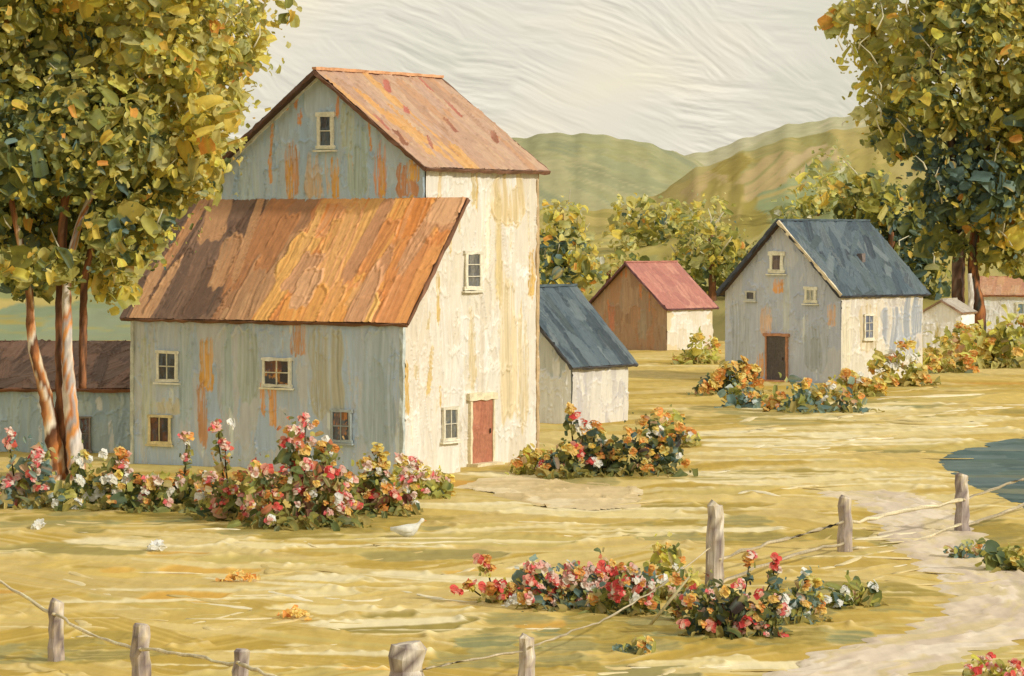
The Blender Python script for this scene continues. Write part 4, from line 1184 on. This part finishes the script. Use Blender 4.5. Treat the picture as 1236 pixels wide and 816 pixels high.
def bush(label, px, py, w, h, mix, flowers, nfl, group, size=(8, 20), fsize=(5.5, 11.5), leaves=200, tall=()):
    """px, py: foot of the bush in the photo; w, h: half width and height in photo pixels"""
    p = gpt(px, py)
    m = p.y / F
    t = thing('flower_bush', label, 'bush', p, random.uniform(0, .3), group)
    pal, wt = BUSH_MIX[mix]
    kk = 0.85 if mix == 'darkgreen' else 1.15
    pal = [tuple(min(.8, x * kk) for x in q) for q in pal] + [c(206, 164, 128, 1.2), c(176, 160, 104, 1.2)]
    wt = list(wt) + [1.5, 2.0]
    n = int(leaves * max(.5, w * h / 3600))
    rx, rz = w * m, h * m
    ry = max(rx * .7, rz * .6)
    parts, lumps = [], []
    k = max(3, int(w / 11))
    for i in range(k):                                           # uneven sprays rather than one dome
        ux = -0.85 + 1.7 * (i + random.uniform(.2, .8)) / k
        hh = rz * (1 - .55 * ux * ux) * random.uniform(.45, 1.08)
        rr = rx * random.uniform(.26, .46)
        cy = random.uniform(-.5, .5) * ry
        lumps.append((ux * rx, cy, hh, rr))
        parts.append(dabs(int(n * 1.25 / k), (ux * rx, cy, hh * .5), (rr, ry * .5, hh * .55), (size[0] * .7 * m, size[1] * m), pal, wt, out_bias=.6, shell=.25, seed=int(px * 7 + py + i)))
        tip = int(n * .25 / k) + 2                               # loose sprigs at the top and sides
        parts.append(dabs(tip, (ux * rx, cy, hh * .6), (rr * 1.35, ry * .7, hh * .62), (size[0] * .5 * m, size[1] * .6 * m), pal, wt, out_bias=.3, shell=.85, hang=1.0, seed=int(px * 5 + py + i)))
    gp = P_OLIVE_L + [pal[0], pal[3]]
    parts.append(dabs(n // 2, (0, -ry * .3, rz * .06), (rx * 1.25, ry * 1.1, rz * .12), (size[0] * m, size[1] * 1.2 * m), gp, None, out_bias=.2, shell=.05, flat=.8, aspect=(1.5, 3.5), seed=int(px + py)))
    spots = []
    for _ in range(int(nfl * 2.0)):
        (lx, ly, hh, rr) = random.choice(lumps)
        th = random.uniform(-math.pi * .95, -.05 * math.pi) if random.random() < .85 else random.uniform(0, math.pi)
        el = random.uniform(.0, 1.0) ** .8
        q_ = math.sqrt(max(.05, 1 - (el * .9) ** 2))
        spots.append((lx + rr * 1.05 * math.cos(th) * q_, ly + ry * .55 * math.sin(th) * q_, hh * (.1 + .95 * el)))
    sprig = []
    for (fx, fy) in tall:                                        # blossoms on long stems
        q = Vector(((fx - px) * m, -.15, (py - fy) * m))
        spots.append(tuple(q))
        st = Acc()
        st.tube([(q.x * .6, 0, q.z * .35), (q.x * .95, -.1, q.z * .75), tuple(q)], [1.1 * m, .9 * m, .7 * m], c(92, 84, 48), 5, .2, .2)
        st.build('stem', LEAF, t, True)
        for _ in range(4):
            spots.append((q.x + random.gauss(0, 7) * m, q.y, q.z - abs(random.gauss(4, 9)) * m))
        sprig.append(dabs(16, (q.x * .97, q.y + .05, q.z * .78), (9 * m, .1, q.z * .24), (5 * m, 13 * m), pal, wt, out_bias=.3, shell=.1, hang=.6, seed=int(fx + fy)))
    V, Fq, C = merge(parts + sprig)
    V[:, 2] = np.maximum(V[:, 2], 0.01)
    mesh_obj('foliage', V, Fq, C, LEAF, t)
    for i, q in enumerate(spots):
        kind = random.choice(flowers)
        if kind == 'white' and random.random() < .5:
            kind = random.choice(flowers)
        b = bpy.data.objects.new('blossom', random.choice(BLOSSOM[kind]))
        COLL.objects.link(b)
        b.parent = t
        b.location = q
        s = random.uniform(*fsize) * m
        b.scale = (s, s, s * .8)
        b.rotation_euler = (random.uniform(.3, 1.3), random.uniform(-.5, .5), random.uniform(-.8, .8))
    return t


G1, G2_, G3, G4 = 'flower bushes along the grey barn', 'flower bushes by the barn door and shed', 'flower bushes round the grey house', 'flower bushes by the roadside fence'
bush('pink flowered bush with teal leaves beside the tree trunks', 26, 612, 44, 82, 'tealy', ['pink', 'pink', 'red'], 12, G1, tall=[(45, 543), (12, 520)])
bush('low cream and yellow flowers at the foot of the tree trunks', 112, 616, 46, 66, 'green', ['white', 'white', 'yellow'], 15, G1)
bush('bush with a single tall pink bloom under the brown paned window', 160, 616, 30, 72, 'green', ['orange', 'pink', 'white'], 9, G1, tall=[(142, 543), (148, 556)])
bush('low bush of small mixed blooms with one tall white flower', 215, 618, 42, 62, 'green', ['pink', 'white', 'orange'], 13, G1, tall=[(226, 526)])
bush('dark leaved rose bush with three tall blooms against grey siding', 284, 628, 46, 84, 'rosy', ['pink', 'red', 'orange', 'white'], 20, G1, tall=[(262, 508), (270, 532)])
bush('largest pink rose bush climbing before the grey barn wall', 366, 636, 66, 112, 'rosy', ['pink', 'pink', 'red', 'orange', 'white'], 46, G1, tall=[(368, 500), (350, 530), (392, 530)])
bush('mixed red and orange bush near the barn corner', 452, 622, 48, 76, 'rosy', ['pink', 'orange', 'red', 'yellow', 'white'], 22, G1, tall=[(455, 540), (462, 550)])
bush('small yellow and white flowers at the cream barn corner', 510, 602, 34, 50, 'golden', ['yellow', 'white', 'pink'], 12, G1, tall=[(500, 556), (487, 552)])
bush('low yellow flowers just beyond the red door', 640, 572, 34, 36, 'golden', ['yellow', 'white', 'orange'], 8, G2_, leaves=160, size=(7, 15))
bush('dark bush with white and orange blooms against the white shed', 700, 576, 50, 72, 'darkgreen', ['white', 'orange', 'yellow', 'red'], 18, G2_, size=(8, 18), tall=[(688, 492), (703, 510)])
bush('broad dark bush topped with orange yellow blossom beside the shed', 775, 574, 52, 76, 'darkgreen', ['orange', 'orange', 'yellow', 'white'], 24, G2_, size=(8, 18))
bush('sparse orange flowered bush at the edge of the meadow', 812, 540, 30, 58, 'golden', ['orange', 'yellow', 'white'], 8, G2_, leaves=120, size=(7, 14))
bush('golden bush beside the small cream hut wall', 842, 440, 30, 36, 'golden', ['yellow', 'orange'], 6, G3, size=(6, 14), fsize=(5, 9))
bush('bush with tall orange blooms before the grey house', 878, 478, 40, 46, 'darkgreen', ['orange', 'orange', 'yellow'], 12, G3, size=(7, 16), fsize=(7, 12), tall=[(875, 442), (898, 434), (912, 445)])
bush('low teal bush in front of the dark house door', 915, 492, 48, 30, 'tealy', ['orange', 'yellow', 'orange'], 10, G3, size=(8, 18), fsize=(6, 10))
bush('teal and yellow bush below the house corner', 985, 498, 58, 42, 'tealy', ['yellow', 'orange', 'orange', 'white'], 14, G3, size=(8, 18), fsize=(6, 11))
bush('white and orange flowered bush against the sunlit house wall', 1035, 478, 34, 44, 'golden', ['white', 'orange', 'yellow'], 12, G3, size=(7, 14), fsize=(7, 12))
bush('golden orange bush at the far house corner', 1085, 466, 42, 46, 'golden', ['orange', 'yellow', 'white'], 14, G3, size=(7, 15), fsize=(6, 12))
bush('pale yellow leafy bush standing before the pale sheds', 1165, 436, 44, 58, 'golden', ['orange', 'yellow'], 12, G3, size=(7, 15), fsize=(5, 9))
bush('orange blossoming bush beneath the dark tree trunks', 1140, 450, 42, 32, 'golden', ['orange', 'orange', 'yellow'], 12, G3, size=(7, 15), fsize=(6, 11))
bush('olive shrub with an orange bloom below the cottage', 1214, 444, 52, 68, 'golden', ['orange', 'yellow'], 10, G3, size=(9, 20), fsize=(7, 13), tall=[(1190, 412)])
bush('scattered red flowers at the tip of the roadside bed', 606, 728, 40, 34, 'golden', ['red', 'red', 'orange'], 9, G4, leaves=90, tall=[(585, 672), (562, 700)], fsize=(6, 12))
bush('pink flowered bush spreading along the roadside bed', 682, 736, 54, 66, 'tealy', ['pink', 'pink', 'red', 'orange'], 30, G4, fsize=(6, 12))
bush('red and white flowered bush with one leaning bare stem', 762, 742, 46, 62, 'green', ['pink', 'red', 'white', 'orange'], 20, G4)
bush('upright golden bush behind the tallest fence post', 816, 722, 30, 86, 'golden', ['orange', 'yellow', 'white'], 9, G4, leaves=170)
bush('dark leaved red flowered bush at the foot of the tallest fence post', 886, 768, 58, 84, 'darkgreen', ['pink', 'red', 'orange'], 24, G4, tall=[(903, 668), (935, 672)])
bush('orange and teal bush ending the roadside bed', 962, 752, 38, 70, 'tealy', ['orange', 'yellow', 'white'], 12, G4)
bush('low rosy bush filling the roadside bed left of its tallest post', 728, 730, 40, 56, 'rosy', ['pink', 'red', 'orange'], 16, G4)
bush('low peach bush next to the red tip of the roadside bed', 645, 728, 36, 50, 'golden', ['pink', 'red', 'orange'], 14, G4)
bush('leafy dark bush joining the golden one to the dark red one', 846, 752, 36, 62, 'rosy', ['pink', 'orange'], 10, G4)
bush('little teal seedling below the leaning stem', 770, 790, 28, 24, 'tealy', ['orange'], 2, G4, leaves=70)
bush('red blooms beside the pale path at the picture edge', 1196, 822, 44, 40, 'golden', ['red', 'pink'], 9, G4, leaves=80)
bush('small teal and olive tuft under the fence post by the pond', 1168, 674, 28, 30, 'tealy', ['orange'], 2, G4, leaves=80)
bush('olive weeds beside the path below the pond', 1222, 690, 34, 46, 'green', ['yellow'], 2, G4, leaves=110, size=(12, 28))
bush('olive weeds growing in the bend of the path', 1030, 735, 40, 46, 'green', ['white'], 3, G4, leaves=100, size=(12, 30))


# ------------------------------------------------------------------ fences
PC = [c(160, 146, 138, 1.0), c(188, 176, 162, 1.0), c(206, 196, 180, 1.0), c(136, 122, 118, 1.0), c(176, 158, 136, 1.0), c(196, 180, 150, 1.0), c(120, 106, 102, 1.0)]


def post(parent, origin, px, top, bot, w, lean=0.0, chip=True):
    q = gpt(px, bot)
    m = q.y / F
    h = (bot - top) * m
    r = w * m / 2
    ac = Acc()
    n = 9
    o = q - origin
    cols = [PC[(i * 3 + random.randrange(2)) % len(PC)] for i in range(n)]
    pts, rad = [], []
    for z in np.linspace(-.15, h, 9):
        pts.append((o.x + lean * z + random.gauss(0, r * .06), o.y, z)); rad.append(r * (1.12 - .2 * z / h + random.uniform(-.05, .05)))
    pts.append((o.x + lean * h + r * .1, o.y, h + r * .25)); rad.append(r * .7)
    ac.tube(pts, rad, PC[0], n, .10, .18, cols)
    ac.build('post', WOOD, parent, False)
    return Vector((q.x, q.y, 0)), h, m


def rope(parent, pts, r, col, name='rail', sag=0.0):
    ac = Acc()
    P = catmull([Vector(p) for p in pts], 7)
    P = [p + Vector((random.gauss(0, r * .4), random.gauss(0, r * .4), random.gauss(0, r * .5))) for p in P]
    ac.tube(P, [r * random.uniform(.75, 1.25) for _ in P], col, 6, .2, .25, [col, tuple(np.array(col) * .75), tuple(np.minimum(.85, np.array(col) * 1.25))])
    ac.build(name, WOOD, parent, True)


ROPE = c(210, 196, 160, 1.0)
RAIL = c(176, 162, 132, 1.0)


def on(px, py, d, o):
    return Vector(((px - CX) / F * d, d, EYE + (HY - py) * d / F)) - o


def fences():
    o = gpt(68, 800)
    f1 = thing('rope_fence', 'short rope fence of three grey posts in the near corner', 'fence', o)
    P = [post(f1, o, 68, 727, 802, 19, .01), post(f1, o, 171, 756, 838, 23, -.01), post(f1, o, 289, 786, 872, 21, .02)]
    d = [p[0].y for p in P]
    dl = gpt(-60, 770).y
    rope(f1, [on(-60, 668, dl, o), on(5, 706, (dl + d[0]) / 2, o), on(66, 742, d[0] - .16, o)], .028, ROPE)
    rope(f1, [on(68, 742, d[0] - .16, o), on(115, 768, (d[0] + d[1]) / 2, o), on(171, 784, d[1] - .18, o)], .026, ROPE)
    rope(f1, [on(172, 782, d[1] - .18, o), on(230, 792, (d[1] + d[2]) / 2, o), on(290, 802, d[2] - .16, o)], .026, ROPE)
    rope(f1, [on(290, 802, d[2] - .16, o), on(350, 824, d[2] - 1.2, o), on(420, 850, d[2] - 2.4, o)], .026, ROPE)
    o = gpt(635, 848)
    f2 = thing('post_fence', 'long grey post and rail fence running from the stump to the pond', 'fence', o)
    p0 = post(f2, o, 491, 781, 880, 44, 0)
    p1 = post(f2, o, 635, 770, 850, 20, .01)
    p2 = post(f2, o, 863, 610, 713, 21, .01)
    p3 = post(f2, o, 1020, 601, 668, 17, .0)
    p4 = post(f2, o, 1162, 574, 642, 17, -.02)
    p5 = post(f2, o, 1290, 548, 606, 15, 0)
    d0, d1, d2, d3, d4, d5 = [p[0].y for p in (p0, p1, p2, p3, p4, p5)]
    rope(f2, [on(510, 808, d0 - .1, o), on(570, 796, (d0 + d1) / 2, o), on(630, 786, d1 - .14, o)], .016, RAIL)
    rope(f2, [on(640, 781, d1 - .14, o), on(690, 763, d1 * .75 + d2 * .25, o), on(736, 744, d1 * .5 + d2 * .5, o), on(800, 705, d1 * .3 + d2 * .7, o), on(858, 660, d2 - .18, o)], .016, RAIL)
    rope(f2, [on(868, 676, d2 - .15, o), on(940, 652, (d2 + d3) / 2, o), on(1018, 632, d3 - .15, o)], .034, RAIL)
    rope(f2, [on(868, 704, d2 - .15, o), on(950, 672, (d2 + d3) / 2, o), on(1018, 655, d3 - .15, o)], .034, RAIL)
    rope(f2, [on(1022, 634, d3 - .15, o), on(1090, 618, (d3 + d4) / 2, o), on(1160, 604, d4 - .15, o)], .036, ROPE)
    rope(f2, [on(1022, 663, d3 - .15, o), on(1090, 656, (d3 + d4) / 2, o), on(1160, 632, d4 - .15, o)], .030, ROPE)
    rope(f2, [on(1163, 602, d4 - .15, o), on(1225, 582, (d4 + d5) / 2, o), on(1290, 560, d5 - .15, o)], .034, RAIL)
    rope(f2, [on(1163, 636, d4 - .15, o), on(1225, 614, (d4 + d5) / 2, o), on(1290, 590, d5 - .15, o)], .034, RAIL)
    # a bare stick leaning over the flower bed
    o = gpt(788, 758)
    st = Acc()
    P = [on(782, 758, o.y, o), on(806, 728, o.y - .1, o), on(832, 696, o.y - .2, o)]
    st.tube(P, [.032, .026, .018], c(190, 178, 130), 6, .2, .2)
    s = st.build('bare_stick', WOOD, None, True)
    s.location = o
    tag(s, 'thin bare stick leaning over the roadside flower bed', 'stick')


fences()


def windrows():
    """thin pale ridges of dry cut grass lying on the meadow"""
    g = np.random.default_rng(5)
    ac = Acc()
    cols = [c(226, 208, 158, .9), c(214, 192, 130, .9), c(206, 182, 112, .9), c(234, 221, 184, .9)]
    zones = [(250, 690, 230, 55, 70, -.10), (420, 740, 200, 50, 60, .02), (120, 770, 110, 35, 26, -.12), (690, 640, 140, 26, 34, -.06), (560, 700, 110, 40, 30, .06),
             (960, 545, 130, 34, 60, .06), (1060, 505, 110, 22, 46, .10), (870, 600, 120, 26, 34, -.04), (1080, 700, 80, 30, 30, .12), (760, 800, 200, 16, 26, .05), (1010, 650, 80, 24, 22, .1), (1150, 490, 70, 20, 22, .15)]
    for (px, py, sx, sy, n, tilt) in zones:
        for _ in range(int(n * .38)):
            x, y = px + g.normal(0, sx * .6), py + g.normal(0, sy * .6)
            if y > 830 or y < 470 or x > 1250 or x < -40: continue
            p = gpt(x, y)
            if inside([(q.x, q.y) for q in POND], np.array([[p.x]]), np.array([[p.y]]))[0, 0]: continue
            f = p.y / 65
            ln = g.uniform(.5, 2.6) * f
            sl = (tilt + g.normal(0, .07)) * 7.0                   # depth gained per metre across
            am, ph, w2 = g.uniform(.05, .35) * f, g.uniform(0, 6.28), g.uniform(1, 3)
            m = 12
            pts, rad = [], []
            r = g.uniform(.012, .032) * f
            for i in range(m):
                t = i / (m - 1)
                dx = (t - .5) * ln
                pts.append((p.x + dx, p.y + dx * sl + am * math.sin(w2 * 1.6 * t + ph) * 3, .016 + r * .2))
                rad.append(r * (.25 + .75 * math.sin(math.pi * (t * .92 + .04)) ** .6) * g.uniform(.7, 1.3))
            k0 = int(g.integers(4))
            ac.tube(pts, rad, cols[k0], 8, .14, .08, None, 4.5)
    o = ac.build('dry_grass', GROUND, None, True)
    tag(o, 'thin pale ridges of dry grass lying across the meadow', 'grass', None, 'stuff')


windrows()


# ------------------------------------------------------------------ small things in the meadow
def flower_patch(label, px, py, w, h, kind, n):
    n = n * 2
    p = gpt(px, py); m = p.y / F
    g = np.random.default_rng(int(px * 3 + py))
    q = np.stack([g.normal(0, .42, n) * w * m, g.normal(0, .4, n) * h * m * 7, g.uniform(.02, .10, n)], 1)
    q[:, 2] += .10 * (1 - np.clip(np.abs(q[:, 0]) / (w * m), 0, 1))
    nr = g.normal(0, .25, (n, 3)) + np.array([0, -.55, .7])
    v, f, cc = patches(q, nr, g.uniform(4, 11, n) * m, g.uniform(1.2, 2.2, n), FL[kind], None, g)
    v[:, 2] = np.maximum(v[:, 2], .01)
    o = mesh_obj('flower_patch', v, f, cc, PETAL)
    o.location = p
    tag(o, label, 'flower patch', 'flower patches in the meadow')


flower_patch('flat orange flower patch in the meadow before the grey barn', 289, 704, 24, 5, 'orange', 34)
flower_patch('orange flower patch closest to the rope fence', 356, 748, 20, 6, 'orange', 26)
flower_patch('white flower tuft near the pink bush by the trunks', 46, 640, 7, 3, 'white', 26)
flower_patch('small white flower patch in open grass under the tree', 188, 667, 11, 4, 'white', 26)
flower_patch('pale cream flower patch at the end of the red roadside bed', 622, 732, 14, 7, 'white', 24)


def bird():
    p = gpt(492, 650); m = p.y / F
    o = thing('white_bird', 'small white bird sitting in the meadow grass', 'bird', p)
    prof = [(-.30, .17, .012, .03), (-.22, .155, .035, .045), (-.12, .14, .085, .085), (0, .135, .115, .115), (.10, .15, .10, .105), (.17, .20, .065, .07), (.205, .26, .045, .048), (.235, .305, .046, .046), (.27, .315, .036, .034), (.30, .308, .012, .010), (.335, .30, .004, .004)]
    n = 12
    V, C = [], []
    for (x, z, ry, rz) in prof:
        for k in range(n):
            th = 2 * math.pi * k / n
            V.append((x, ry * math.cos(th), z + rz * math.sin(th)))
            C.append(c(248, 246, 238, .95) if x < .29 else c(206, 150, 70))
    Fc = [(i * n + k, i * n + (k + 1) % n, (i + 1) * n + (k + 1) % n, (i + 1) * n + k) for i in range(len(prof) - 1) for k in range(n)]
    Fc += [tuple(range(n - 1, -1, -1)), tuple((len(prof) - 1) * n + k for k in range(n))]
    b = mesh_obj('body', V, Fc, C, PETAL, o)
    w = Acc()
    for s in (-1, 1):
        w.tube([(.09, s * .10, .17), (-.02, s * .125, .165), (-.14, s * .10, .17), (-.25, s * .05, .185)], [.05, .062, .045, .012], c(240, 238, 230), 8, .1, .08, squash=.5)
    w.build('wings', PETAL, o, True)
    o.scale = (1.25, 1.25, 1.25)


bird()
